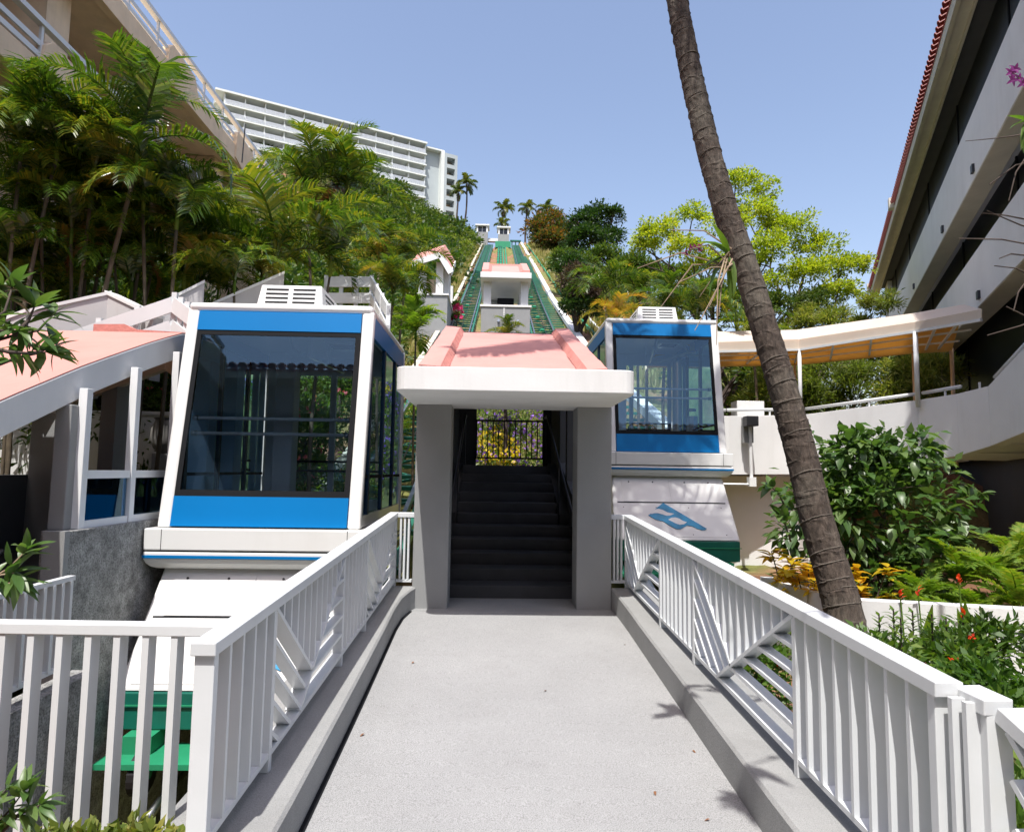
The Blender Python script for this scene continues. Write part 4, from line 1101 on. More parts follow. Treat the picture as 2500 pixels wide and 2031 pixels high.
# ================================================================== vegetation toolkit
def unit(v): return v/np.maximum(1e-9, np.linalg.norm(v, axis=-1, keepdims=True))
def leaves_np(P, D, N, size, width=.42, fold=.12):
    """folded rhombic leaves: base points P, directions D, normals N"""
    D = unit(D); S = unit(np.cross(D, N)); N = np.cross(S, D)
    L = size[:, None]; n = len(P)
    a = P; b = P+D*L*.45+S*L*width/2+N*L*fold; c = P+D*L; d = P+D*L*.45-S*L*width/2+N*L*fold
    V = np.stack([a, b, c, d], 1).reshape(-1, 3)
    return V, np.arange(4*n).reshape(n, 4)
def clump_leaves(rg, lobes, n, size, sub=14, sig=.2, up=.5, shell=.55, width=.45):
    """leaves gathered in clumps over the outside of some lobes"""
    tot = sum(r[0]*r[1]+r[1]*r[2] for _, r in lobes); Ps, Ds = [], []
    for c, r in lobes:
        c = np.array(c, float); r = np.array(r, float)
        k = max(20, int(n*(r[0]*r[1]+r[1]*r[2])/tot)); ns = max(4, int(sub*(r.mean())**1.0))
        cc = unit(rg.normal(size=(ns, 3))); cc[:, 2] = np.where(cc[:, 2] < -.35, -cc[:, 2], cc[:, 2])
        cc = cc*(shell+(1-shell)*rg.rand(ns, 1))*r+c
        pick = rg.randint(ns, size=k); off = rg.normal(size=(k, 3))*sig*r.mean()*np.array([1.15,1.15,.75])
        P = cc[pick]+off; Ps.append(P); Ds.append(unit(P-c)*.6+unit(off+1e-6)*.6+rg.normal(size=(k, 3))*.5+np.array([0,0,up-.5]))
    P = np.concatenate(Ps); D = np.concatenate(Ds)
    N = rg.normal(size=P.shape)*.55+np.array([0,0,1.])
    s = size*(.6+.8*rg.rand(len(P)))
    return leaves_np(P, D, N, s, width)
def crown_mesh(name, seed, lobes, n, size, mt, **k):
    V, F = clump_leaves(np.random.RandomState(seed), lobes, n, size, **k)
    return np_mesh(name, V, F, mt)
def branches(seed, base, tops, r0, levels=2, wob=.25, tw=.3):
    """trunk forking to reach the given points"""
    rg = random.Random(seed); m = MB()
    base = Vector(base)
    for tp in tops:
        tp = Vector(tp); n = 6; L = (tp-base).length
        mid = base.lerp(tp, .45); mid.z += L*.05
        pts = []
        for i in range(n+1):
            t = i/n; p = base.lerp(mid, min(1, t*2)) if t < .5 else mid.lerp(tp, t*2-1)
            if 0 < i: p = p+Vector((rg.uniform(-1,1), rg.uniform(-1,1), rg.uniform(-.5,.5)))*wob*L*.06*2
            pts.append(p)
        m.tube(pts, [r0*(1-.85*i/n) for i in range(n+1)], 6)
        if levels > 1:
            for k in range(5):
                t = rg.uniform(.45, .95); i = int(t*n); p = pts[i]
                q = p+Vector((rg.uniform(-1,1), rg.uniform(-1,1), rg.uniform(0,.9)))*L*tw
                mm = p.lerp(q, .5)+Vector((rg.uniform(-1,1), rg.uniform(-1,1), 0))*L*.04
                m.tube([p, mm, q], [r0*.28, r0*.2, r0*.06], 5)
    return m
def tree(name, label, cat, base, lobes, n, size, lm, bm='bark_dark', r0=.15, seed=1, group=None, **k):
    """world-space lobes; one trunk with limbs, one crown"""
    t = thing(name, base, label, cat, group)
    b = Vector(base)
    lo = [((c[0]-b.x, c[1]-b.y, c[2]-b.z), r) for c, r in lobes]
    tops = [(c[0], c[1], c[2]+r[2]*.3) for c, r in lobes]
    branches(seed, base, tops, r0).build('trunk', M[bm], t)
    o = link(crown_mesh('crown', seed, lo, n, size, M[lm], **k), 'crown', t)
    return t
def frond_np(seed, L=1.6, n=34, ll=.5, a0=1.0, droop=1.9, w=.05, vee=.45, lmin=.25, tipdroop=.35):
    """feather leaf along +x: arching rachis and two rows of leaflets"""
    rg = np.random.RandomState(seed); K = 12
    ang = a0-droop*(np.linspace(0,1,K+1)**1.25); st = L/K
    x = np.concatenate([[0], np.cumsum(np.cos(ang[:-1])*st)]); z = np.concatenate([[0], np.cumsum(np.sin(ang[:-1])*st)])
    sway = (rg.rand()-.5)*.25*np.linspace(0,1,K+1)**2*L
    P = np.stack([x, sway, z], 1)
    V, F = [], []
    def quad(a, b, c, d):
        i = len(V); V.extend([a,b,c,d]); F.append((i,i+1,i+2,i+3))
    for i in range(K):       # rachis
        r0_, r1_ = .014*L*(1-i/K*.9), .014*L*(1-(i+1)/K*.9)
        for u_, v_ in (((0,1,0),(0,0,1)),((0,0,1),(0,-1,0)),((0,-1,0),(0,1,0))):
            u_ = np.array(u_); v_ = np.array(v_)
            quad(P[i]+u_*r0_, P[i]+v_*r0_, P[i+1]+v_*r1_, P[i+1]+u_*r1_)
    for s in (-1, 1):
        for k in range(n):
            t = .14+.86*(k+rg.rand()*.5)/n; f = t*K; i = min(K-1, int(f)); q = P[i]+(P[i+1]-P[i])*(f-i)
            tg = P[i+1]-P[i]; tg = tg/np.linalg.norm(tg); nn = np.array([-tg[2],0,tg[0]]); sd = np.array([0,s,0.])
            prof = lmin+(1-lmin)*math.sin(math.pi*min(1, .12+t*.82))**.7
            l = ll*prof*(.85+.3*rg.rand())
            fw = .35+.75*t
            d = sd*1.0+tg*fw+nn*(vee+.15*rg.randn()); d /= np.linalg.norm(d)
            d2 = d-np.array([0,0,tipdroop+.25*rg.rand()]); d2 /= np.linalg.norm(d2)
            wv = np.cross(d, nn*1.0+sd*.3); wv /= np.linalg.norm(wv)
            ww = w*(.7+.5*prof)
            a, b = q-wv*ww*.3, q+wv*ww*.3
            m_ = q+d*l*.5; c, e_ = m_+wv*ww*.5, m_-wv*ww*.5
            tp = m_+d2*l*.5; 
            quad(a, b, c, e_); quad(e_, c, tp+wv*ww*.06, tp-wv*ww*.06)
    return np.array(V), np.array(F)
def frond_mesh(name, mt, **k):
    V, F = frond_np(**k); return np_mesh(name, V, F, mt)
def fset(mt, name='frond', **k):
    return [frond_mesh(name, M[mt], seed=i+11, **dict(k, a0=k.get('a0', .9)+(i-2)*.12, droop=k.get('droop', 1.9)+(i % 3-1)*.3)) for i in range(5)]
FR = dict(areca=fset('palm', L=1.75, n=46, ll=.46, w=.03, a0=1.15, droop=2.5, vee=.55, tipdroop=.5),
          yellow=fset('palm_yellow', L=1.7, n=44, ll=.44, w=.03, a0=1.1, droop=2.4, vee=.5, tipdroop=.5),
          dead=fset('palm_dead', L=1.5, n=40, ll=.4, w=.03, a0=.4, droop=2.3, vee=.3),
          coco=fset('coco', L=3.6, n=46, ll=.75, w=.055, a0=.8, droop=1.9, vee=.1, tipdroop=.6),
          far=fset('coco', L=2.9, n=16, ll=.9, w=.2, a0=.8, droop=2.0, vee=.1, tipdroop=.5))
def palm(name, label, base, top, r0=.06, nf=11, sc=1., kinds=('areca',), seed=1, group='areca palms on the left bank', bm='bark_thin', lean=.3, shaft=True, tilt=(-.5,.75), cat='palm tree'):
    rg = random.Random(seed); base, top = Vector(base), Vector(top)
    t = thing(name, base, label, cat, group)
    n = 10; pts = []
    for i in range(n+1):
        a = i/n; p = base.lerp(top, a); s = math.sin(a*math.pi)*lean*.15*(top-base).length
        pts.append(p+Vector((s*math.sin(seed), s*math.cos(seed)*.4, 0)))
    tr = MB().tube(pts, [r0*(1.15-.35*i/n)*(1+.1*(i % 2)) for i in range(n+1)], 8).build('trunk', M[bm], t, smooth=True)
    if shaft: MB().tube([top-Vector((0,0,.02)), top+Vector((0,0,.22*sc)), top+Vector((0,0,.45*sc))], [r0*1.0, r0*.95, r0*.45], 8).build('crownshaft', M['fern'], t, smooth=True)
    for i in range(nf):
        az = i*2.399+rg.uniform(-.3,.3); u = i/(nf-1)
        tl = tilt[1]*(1-u)+tilt[0]*u+rg.uniform(-.12,.12)
        kd = kinds[0] if len(kinds) == 1 or rg.random() > .2 else rg.choice(kinds[1:])
        if u < .85 and kd == 'dead' and rg.random() < .6: kd = kinds[0]
        o = link(rg.choice(FR[kd]), 'frond', t, top-base+Vector((0,0,.3*sc if shaft else .05)), (0,0,0), sc*rg.uniform(.85,1.12))
        o.rotation_euler = Euler((rg.uniform(-.25,.25), -tl, az), 'XYZ')
    return t

# ------------------------------------------------------------------ areca palms on the left bank
AP = [ # crown px, depth, base px(x,y), size, kinds, label
 (45,235,9.6, 25,520,1.0,('areca',),'broad areca palm at the left picture edge below the beige balcony'),
 (120,215,10.4, 85,520,1.05,('areca',),'areca palm with bright top second from the left edge'),
 (288,225,10.6, 205,440,1.25,('areca',),'tallest arching areca palm in front of the beige soffit'),
 (195,285,10.2, 150,470,1.0,('areca','dead'),'areca palm with a rusty dead frond hanging at its left'),
 (85,340,9.3, 60,560,.9,('areca','dead'),'leaning areca palm before the white lattice'),
 (300,330,11.4, 250,500,1.0,('areca','yellow'),'areca palm beneath the tallest arching one'),
 (370,330,12.2, 330,500,1.05,('areca',),'areca palm under the beige balcony edge right of the tallest one'),
 (440,345,13.5, 420,520,1.1,('areca','yellow'),'yellow-green areca palm below the end of the beige soffit'),
 (500,375,15, 480,540,1.05,('areca',),'areca palm against the curved beige wing wall'),
 (330,430,10.2, 260,520,.9,('areca','yellow'),'small yellowing palm leaning right in the dark undergrowth'),
 (150,430,9.2, 130,600,.9,('areca',),'shaded areca palm low in front of the lattice screen'),
 (240,470,9.6, 230,620,.85,('areca','dead'),'shaded areca palm low in the middle of the left bank'),
 (420,450,11.0, 400,600,.95,('areca',),'shaded areca palm behind the stair walls at left'),
 (575,440,11.6, 512,660,1.3,('areca',),'big glossy areca palm with long arching fronds above the near cabin'),
 (545,520,12.0, 560,640,.9,('areca','yellow'),'slim areca palm just right of the big glossy one'),
 (690,465,12.0, 672,630,1.25,('areca','yellow'),'areca palm with orange fruit stalks above the cabin vent'),
 (490,540,10.2, 484,660,.85,('areca','yellow'),'small areca palm beside the white board railing'),
 (640,300,17, 620,480,1.45,('areca','dead'),'left of the two tall palms silhouetted against the hotel'),
 (722,320,17.5, 695,480,1.45,('areca','dead'),'right of the two tall palms silhouetted against the hotel'),
 (790,490,16, 800,640,1.15,('areca','yellow'),'leafy areca palm left of the pink pavilion'),
 (850,480,20, 855,640,1.35,('areca',),'areca palm hiding the left part of the pink pavilion'),
 (820,560,14, 830,660,1.0,('areca','yellow'),'low areca palm behind the railed deck'),
 (868,640,16, 870,700,.95,('fern',),'low bright green palm at the foot of the pink pavilion'),
 (455,560,10.9, 440,650,.8,('areca',),'low palm in front of the sloped white stair wall'),
 (20,480,8.8, 10,640,.9,('areca',),'dark palm at the left edge above the pink roof'),
 (330,590,11.5, 320,660,.8,('areca',),'dark low palm behind the white stair parapet corner'),
 (120,560,9.8, 110,660,.8,('areca','yellow'),'dark low palm above the left white parapet'),
 (60,420,9.6, 50,640,1.0,('areca','dead'),'palm filling the gap under the broad left edge palm'),
 (180,490,9.7, 175,640,1.0,('areca','yellow'),'palm with yellow tips low between two leaning trunks'),
 (275,540,9.8, 270,650,.95,('areca',),'low palm right behind the white parapet corner'),
 (385,520,10.0, 380,640,1.0,('areca','yellow'),'low palm above the board railing corner'),
 (25,570,9.4, 20,680,.9,('areca',),'lowest dark palm at the left picture edge'),
 (300,420,9.9, 290,620,1.0,('areca',),'mid height palm under the tallest arching one'),
 (225,400,9.9, 215,620,1.0,('areca','dead'),'mid height palm with brown fronds left of centre of the bank'),
 (130,360,9.8, 125,620,1.0,('areca',),'mid height palm hiding the lower beige wall'),
]
M['palm_gold'] = leafmat('golden_palm_leaf', (.12,.13,.012), (.3,.22,.02), (.4,.17,.03), .4, .35, 1.5)
FR['gold'] = fset('palm_gold', L=1.6, n=40, ll=.42, w=.03, a0=1.0, droop=2.2, vee=.5)
FR['fern'] = fset('fern', L=1.4, n=30, ll=.45, w=.05, a0=1.0, droop=2.0, vee=.4)
for i, (cx, cy, d, bx, by, s, kd, lb) in enumerate(AP):
    d = (9.7+.08*i) if i < 7 else d+.9 if i in (9,10,11,12,23,24,25,26,27,28,29,30,31,32,33,34) else max(d+.5, 10.6)
    s *= .74; cy += {0:25,1:35,2:30,3:25,5:40,6:70,7:90,8:100,13:45,14:20,15:25,17:40,18:30}.get(i, 10)
    top = g(cx, cy+62*s, d); bs = g(bx, by+30, d-.2); bs.z = min(bs.z, top.z-.6)
    bs.z = H(bs.x, bs.y)-.15
    palm('areca_palm', lb, bs, top-Vector((0,0,.3*s)), .04*s, 10 if i in (2,13,17,18) else 13, s*(1.25 if i in (2,13,17,18) else 1.05), kd, seed=i+3)
# undergrowth in the shade of the palms
def stuff(name, label, V, F, mt):
    return tag(link(np_mesh(name, V, F, mt), name), label, None, None, 'stuff')
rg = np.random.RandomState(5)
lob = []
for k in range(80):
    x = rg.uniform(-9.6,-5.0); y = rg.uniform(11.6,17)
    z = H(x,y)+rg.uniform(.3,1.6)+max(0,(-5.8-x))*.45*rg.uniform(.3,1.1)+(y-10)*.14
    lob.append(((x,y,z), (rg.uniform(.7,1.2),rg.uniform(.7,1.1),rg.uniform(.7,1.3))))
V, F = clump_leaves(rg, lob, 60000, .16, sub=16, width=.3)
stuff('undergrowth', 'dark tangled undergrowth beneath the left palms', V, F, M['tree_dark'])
# right side ornamental palms
RP = [(1262,615,19,1275,690,.95,('areca','dead','yellow'),'browning orange palm beside the dark vine thicket right of the tracks'),
 (1285,668,16,1290,708,.62,('gold',),'golden orange palm just above the far cabin roof'),
 (1395,655,17,1400,700,.85,('areca',),'dark green palm behind the far cabin vent'),
 (1455,665,16,1460,700,.9,('areca','yellow'),'green palm left of the coconut trunk above the far cabin'),
 (1330,630,20,1335,690,.85,('areca','yellow'),'green palm between golden palm and lime tree'),
 (1570,710,17,1570,770,.8,('areca','yellow'),'green palm right behind the coconut trunk')]
for i, (cx, cy, d, bx, by, s, kd, lb) in enumerate(RP):
    top = g(cx, cy, d); bs = g(bx, by, d); bs.z = min(H(bs.x,bs.y), top.z-.8)
    palm('ornamental_palm', lb, bs, top-Vector((0,0,.3*s)), .05*s, 11, s, kd, seed=i+40, group='palms behind the far cabin')
kp = g(1040,678,27)
palm('dwarf_palm', 'small dwarf palm at the foot of the kiosk tower', (kp.x+.35,28.3,T(28)-.5), (kp.x+.35,28.3,7.3), .06, 10, .75, ('areca','yellow'), seed=70, group=None)
# hilltop coconut palms
for i, (cx, cy, bx, by, d, s, lb) in enumerate([(974,385,962,455,150,1.05,'right and taller of two coconut palms beside the hotel tower'),(957,403,950,455,149,.9,'left and shorter of two coconut palms beside the hotel tower'),
   (1052,440,1048,500,152,1.1,'coconut palm right behind the hilltop houses'),(1048,470,1046,505,150,.8,'low coconut palm between the hilltop houses'),(1100,436,1096,505,146,1.0,'slim coconut palm right of the hilltop houses'),(1141,438,1141,505,146,1.0,'coconut palm crown rising behind the flame tree')]):
    top = g(cx, cy, d); bs = g(bx, by, d); bs.z = min(bs.z, H(bs.x, bs.y))-.5
    palm('coconut_palm', lb, bs, top, .2, 13, s, ('far',), seed=i+90, group='coconut palms on the hilltop', bm='bark_dark', shaft=False, tilt=(-.7,.9))

# ------------------------------------------------------------------ big leaning coconut palm
TP = [(1408,-40,7.0),(1412,0,7.0),(1437,130,6.98),(1470,280,6.96),(1510,430,6.93),(1560,570,6.9),(1600,700,6.86),(1640,830,6.8),(1675,960,6.75),(1705,1090,6.68),(1740,1200,6.6),(1768,1300,6.5),(1775,1350,6.45)]
ctrl = [g(*p) for p in TP][::-1]
tv = (ctrl[-1]-ctrl[-3]).normalized(); topc = ctrl[-1]+tv*3.1+Vector((-.1,.2,.6)); ctrl += [ctrl[-1]+tv*1.3, topc]
ctrl[0].z = -.5
cum = [0]
for a, b in zip(ctrl[:-1], ctrl[1:]): cum.append(cum[-1]+(b-a).length)
ca = np.array([tuple(c) for c in ctrl])
def cpt(s): return Vector([float(np.interp(s, cum, ca[:, k])) for k in range(3)])
def cpts(s): return (cpt(s-.25)+cpt(s)*2+cpt(s+.25))/4
TL = cum[-1]
bigp = thing('leaning_coconut_palm', ctrl[0], 'tall leaning coconut palm trunk with ringed bark crossing the right half', 'palm tree')
scars = []; pts, rad = [], []; s = 0; rr = random.Random(2); ring = 0
while s < TL:
    h = rr.uniform(.1,.19)
    base_r = float(np.interp(s, [0,.5,1.4,4,9,12], [.235,.19,.165,.138,.108,.1]))
    for k, (u_, dr) in enumerate(((0,1.015),(.12,1.02),(.25,1.0),(.75,.99))):
        pts.append(cpts(min(TL, s+u_*h))); rad.append(base_r*dr*(1+rr.uniform(-.012,.012)))
    scars.append((s, base_r)); s += h
tk = MB().tube(pts, rad, 22)
tk.v = [(v[0]+rr.uniform(-.004,.004), v[1]+rr.uniform(-.004,.004), v[2]+.03*math.sin(v[0]*40+v[1]*31)*.4) for v in tk.v]
def trunkmat():
    m, t, p = newmat('ringed_coconut_bark')
    n1 = noise(t, 26, 8, stretch=(1,1,.35), rough=.75); n2 = noise(t, 1.1, 4)
    c1 = ramp(t, n1, [(.3, (.018,.013,.01)), (.5, (.06,.044,.034)), (.72, (.14,.108,.085))])
    c2 = ramp(t, n1, [(.35, (.05,.043,.034)), (.6, (.14,.12,.095)), (.75, (.25,.22,.18))])
    col = mixc(t, ramp(t, n2, [(.45, (0,0,0)), (.62, (1,1,1))]), c1, c2)
    t.links.new(col, p.inputs['Base Color']); p.inputs['Roughness'].default_value = .9
    b = t.nodes.new('ShaderNodeBump'); b.inputs['Strength'].default_value = .9; b.inputs['Distance'].default_value = .015
    t.links.new(n1, b.inputs['Height']); t.links.new(b.outputs[0], p.inputs['Normal'])
    return m
tk.build('trunk', trunkmat(), bigp, smooth=False)
# pale leaf scars: slanted rims round the trunk
M['scar'] = mat('leaf_scar', (.13,.11,.09), .9, .4, 14, .5, 40)
for k, (s_, br_) in enumerate(scars):
    ax = (cpts(min(TL, s_+.1))-cpts(s_)).normalized(); c_ = cpts(s_)
    e1 = ax.cross(Vector((0,1,0))).normalized(); e2 = ax.cross(e1).normalized(); ph = rr.uniform(0,6.28); tl_ = rr.uniform(.02,.06); n_ = 18
    m = MB(); a1 = rr.uniform(3.0,6.0)
    ring_ = []
    for i in range(n_+1):
        a = ph+a1*i/n_; q = c_+(e1*math.cos(a)+e2*math.sin(a))*br_*1.022+ax*(tl_*math.sin(a)+rr.uniform(-.004,.004)); ring_.append(q)
    w_ = [rr.uniform(.004,.008)*math.sin(math.pi*min(1,max(0.05,i/n_)))+.001 for i in range(n_+1)]
    m.tube(ring_, w_, 5, cap=False); m.build('leaf_scar', M['scar'], bigp)
rgf = random.Random(77)
for i in range(14):
    az = i*2.399+rgf.uniform(-.25,.25); tl = .95*(1-i/13)-.2*(i/13)
    o = link(rgf.choice(FR['coco']), 'frond', bigp, topc-Vector((0,0,.1))-bigp.location, (0,0,0), rgf.uniform(.95,1.15)); o.rotation_euler = Euler((rgf.uniform(-.3,.3), -tl, az), 'XYZ')
# ------------------------------------------------------------------ hillside scrub, grass
rg = np.random.RandomState(21)
Vs, Fs, nv = [], [], 0
protos = []
for k in range(7):
    lobes = [((rg.uniform(-.5,.5),rg.uniform(-.5,.5),rg.uniform(.1,.5)), (rg.uniform(.5,.8),rg.uniform(.5,.8),rg.uniform(.4,.7))) for _ in range(4)]
    protos.append(clump_leaves(rg, lobes, 330, .17, sub=9, sig=.2, width=.6))
def scatter(specs, mt, name, label):
    Vs, Fs, nv = [], [], 0
    for (x, y, s, z) in specs:
        V, F = protos[rg.randint(len(protos))]; a = rg.rand()*6.28
        Rm = np.array([[math.cos(a),-math.sin(a),0],[math.sin(a),math.cos(a),0],[0,0,1]])
        Vs.append((V*np.array([1,1,.85]))@Rm.T*s+np.array([x,y,z])); Fs.append(F+nv); nv += len(V)
    return stuff(name, label, np.concatenate(Vs), np.concatenate(Fs), mt)
specs = []
for _ in range(1400):
    y = rg.uniform(22, 158)
    x = -4.6-abs(rg.normal())*(4+y*.17) if y > 50 else rg.uniform(-26,-6.2)
    edge = xl(y)-2.6-rg.uniform(0, 2.2 if 34 < y < 100 else .5)
    if y > 44 and x > edge-1.2: continue
    if x > edge: continue
    if -6.2 < x and 43 < y < 54: continue
    s = rg.uniform(.9,1.9)*(1+y/170)
    specs.append((x, y, s, H(x,y)-.15*s))
scatter(specs, M['scrub'], 'hillside_scrub', 'dense green scrub covering the hillside left of the tracks below the hotel')
specs = []
for _ in range(420):
    y = rg.uniform(20, 140); x = xr(y)+rg.uniform(4.6, 20+y*.1)
    s = rg.uniform(.8,1.5)*(1+y/190); specs.append((x, y, s, H(x,y)-.1*s))
scatter(specs, M['scrub'], 'hillside_scrub', 'green scrub on the slope right of the tracks')
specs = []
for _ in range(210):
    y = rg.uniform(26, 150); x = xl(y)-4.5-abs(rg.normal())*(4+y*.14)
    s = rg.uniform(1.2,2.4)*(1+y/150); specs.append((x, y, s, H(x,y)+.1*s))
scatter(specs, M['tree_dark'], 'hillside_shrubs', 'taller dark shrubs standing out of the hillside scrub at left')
specs = []
for _ in range(120):
    y = rg.uniform(30, 150); x = xl(y)-3.6-abs(rg.normal())*(4+y*.14)
    s = rg.uniform(.8,1.5)*(1+y/150); specs.append((x, y, s, H(x,y)+.35*s))
scatter(specs, M['bamboo'], 'hillside_shrubs', 'pale yellow-green shrubs dotted over the left hillside')
Vg = []; n = 0
for _ in range(9000):
    y = rg.uniform(26, 135); side = rg.rand() < .65
    x = (xl(y)-1.9-abs(rg.normal())*2.0) if side else (xr(y)+2.6+abs(rg.normal())*2.0)
    z = H(x,y); h = rg.uniform(.25,.7)*(1+y/130); a = rg.rand()*6.28; w_ = .05*(1+y/40)
    dx, dy = math.cos(a)*w_, math.sin(a)*w_; lx, ly = rg.normal()*.25*h, rg.normal()*.25*h
    Vg += [(x-dx,y-dy,z-.05),(x+dx,y+dy,z-.05),(x+dx*.2+lx,y+dy*.2+ly,z+h),(x-dx*.2+lx,y-dy*.2+ly,z+h)]
stuff('grass', 'dry yellow-green grass on the banks beside the tracks', np.array(Vg), np.arange(len(Vg)).reshape(-1,4), M['grass'])

# ------------------------------------------------------------------ trees right of the tracks
def lobes_px(lst, d):
    out = []
    for x, y, rx, rz, dd in lst:
        D = d+dd; k = D/1367.; p = g(x, y, D); out.append((tuple(p), (rx*k, rx*k*.9, rz*k)))
    return out
def base_at(px, d): p = g(px, 900, d); return (p.x, d, H(p.x, d)-.3)
tree('flame_tree', 'dark rounded tree with orange tinged leaves near the hilltop palms', 'tree', base_at(1145,115), lobes_px([(1122,480,26,22,0),(1150,472,32,28,2),(1176,487,26,24,0),(1140,500,30,20,-2),(1165,510,30,20,-2)],115), 6500, .6, 'orange_tree', r0=.3, seed=3)
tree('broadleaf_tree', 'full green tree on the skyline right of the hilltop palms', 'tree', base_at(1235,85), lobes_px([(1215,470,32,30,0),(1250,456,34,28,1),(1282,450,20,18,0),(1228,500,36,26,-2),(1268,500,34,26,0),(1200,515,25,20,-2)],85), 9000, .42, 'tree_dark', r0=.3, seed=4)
tree('broadleaf_tree', 'lower bright green tree in front of the skyline tree', 'tree', base_at(1225,62), lobes_px([(1175,545,34,26,0),(1215,560,34,30,-2),(1262,545,36,30,0),(1290,565,30,26,0)],62), 7000, .34, 'scrub', r0=.25, seed=6)
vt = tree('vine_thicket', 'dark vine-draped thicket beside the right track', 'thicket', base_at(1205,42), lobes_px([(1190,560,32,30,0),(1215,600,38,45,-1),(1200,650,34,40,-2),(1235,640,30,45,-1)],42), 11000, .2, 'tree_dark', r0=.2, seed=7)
V, F = clump_leaves(np.random.RandomState(9), [((c[0]-vt.location.x, c[1]-.4-vt.location.y, c[2]-vt.location.z), tuple(q*.98 for q in r)) for c, r in lobes_px([(1200,590,34,42,-2),(1225,620,34,44,-2)],42)], 3500, .2, sub=14)
link(np_mesh('dry_vines', V, F, M['vine_dead']), 'dry_vines', vt)
tree('broadleaf_tree', 'mid green tree behind the golden palm and lime tree', 'tree', base_at(1340,40), lobes_px([(1320,560,36,28,0),(1360,580,40,30,0),(1400,585,40,26,-2),(1310,600,34,26,-3)],40), 8000, .22, 'scrub', r0=.2, seed=8)
# lime tree with open branching
ltb = Vector((8.6,22,H(8.6,22)-.3))
lm_ = [(1380,490,48,34,0),(1440,455,40,28,.5),(1430,520,46,26,-1),(1350,520,34,22,0),(1545,385,42,30,0),(1590,400,34,30,.5),(1570,450,58,40,0),(1520,470,46,36,-.8),(1640,480,60,40,.5),(1600,530,60,40,-1),(1700,520,54,36,.5),(1740,560,50,34,0),(1680,580,60,36,-1),(1785,560,40,30,.3),(1730,625,40,26,0),(1345,500,30,24,0),(1530,560,54,36,-1),(1760,610,44,28,-.5),(1470,560,50,34,-.5),(1580,600,50,32,-1.2)]
LB = [(c, tuple(q*1.14 for q in r)) for c, r in lobes_px(lm_, 22)]
lt_ = thing('lime_tree', ltb, 'airy lime green tree spreading behind the coconut trunk', 'tree')
branches(12, ltb, [(c[0],c[1],c[2]) for c, r in LB], .11, 2, .5, .1).build('trunk', M['bark_dark'], lt_)
link(crown_mesh('crown', 15, [((c[0]-ltb.x,c[1]-ltb.y,c[2]-ltb.z), r) for c, r in LB], 34000, .1, M['tree_lime'], sub=60, sig=.1, shell=.3, width=.55), 'crown', lt_)
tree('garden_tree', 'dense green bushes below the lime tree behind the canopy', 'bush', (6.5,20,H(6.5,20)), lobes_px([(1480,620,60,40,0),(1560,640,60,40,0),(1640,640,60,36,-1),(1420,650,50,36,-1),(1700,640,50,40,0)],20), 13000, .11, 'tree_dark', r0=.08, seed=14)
tree('garden_tree', 'yellow-green bamboo shrubs above the white canopy', 'bush', (8.8,18.5,2.0), lobes_px([(1660,690,50,34,0),(1740,680,44,34,0),(1700,660,36,30,0),(1830,650,34,36,-1.5),(1860,640,26,30,-2),(1790,690,40,24,-1)],18.5), 11000, .13, 'bamboo', r0=.05, seed=16, width=.2)
for i, (x, lb) in enumerate(((1600,'bamboo clump behind the canopy post nearest the coconut trunk'),(1690,'bamboo clump behind the bend of the canopy'),(1780,'bamboo clump in the middle behind the bridge handrail'),(1870,'bamboo clump behind the right canopy post'),(1940,'bamboo clump by the dark undercroft right of the canopy'))):
    d = 17.6-.35*i; p = g(x, 800, d)
    tree('bamboo_clump', lb, 'bamboo', (p.x,d,2.0), [((p.x,d,3.6),(.75,.5,.7)),((p.x+.3,d-.1,4.3),(.7,.45,.6)),((p.x-.4,d+.1,2.9),(.6,.4,.6))], 5600, .17, 'bamboo', 'twig', r0=.03, seed=30+i, group='bamboo behind the bridge', width=.17, sub=20)

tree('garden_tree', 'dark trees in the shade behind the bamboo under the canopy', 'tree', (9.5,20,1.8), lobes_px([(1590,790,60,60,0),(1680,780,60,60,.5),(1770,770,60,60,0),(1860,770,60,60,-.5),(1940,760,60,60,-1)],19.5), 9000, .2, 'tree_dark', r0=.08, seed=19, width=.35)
# ------------------------------------------------------------------ flower bank behind the portal
rg = np.random.RandomState(44)
def bank(n, size, mt, name, label, zone=None, up=.15, width=.4):
    P = []
    while len(P) < n:
        x = rg.uniform(-1.2,1.7); y = rg.uniform(13.35,18.5)
        if zone and not zone(x,y): continue
        P.append((x, y, H(x,y)+rg.uniform(0,up)))
    P = np.array(P); D = rg.normal(size=(n,3))+np.array([0,-.6,.7]); N = rg.normal(size=(n,3))+np.array([0,-1.,.6])
    V, F = leaves_np(P, D, N, size*(.6+.7*rg.rand(n)), width); stuff(name, label, V, F, M[mt])
bank(9000, .17, 'hedge', 'flower_bed_leaves', 'green narrow leaves of the flower bank seen through the portal', None, .22, .16)
zz = lambda f: (lambda x, y: f(x, y))
bank(800, .1, 'yellow_petal', 'yellow_flowers', 'yellow flowers on the bank seen through the portal', lambda x, y: math.sin(x*3.1+1.2)+math.sin(y*2.3+x) > 1.05, .32, .7)
bank(3000, .075, 'purple_petal', 'purple_flowers', 'purple flowers on the bank seen through the portal', None, .34, .8)
bs_ = thing('sapling', (.25,14.2,H(.25,14.2)), 'thin sapling trunk in the flower bank behind the portal railing', 'sapling')
MB().tube([(.25,14.2,1.5),(.27,14.2,2.6),(.22,14.25,4.2)], [.05,.045,.03], 7).build('trunk', M['bark_dark'], bs_)
link(crown_mesh('crown', 5, [((0,0,2.2),(.6,.6,.5))], 600, .12, M['hedge']), 'crown', bs_)
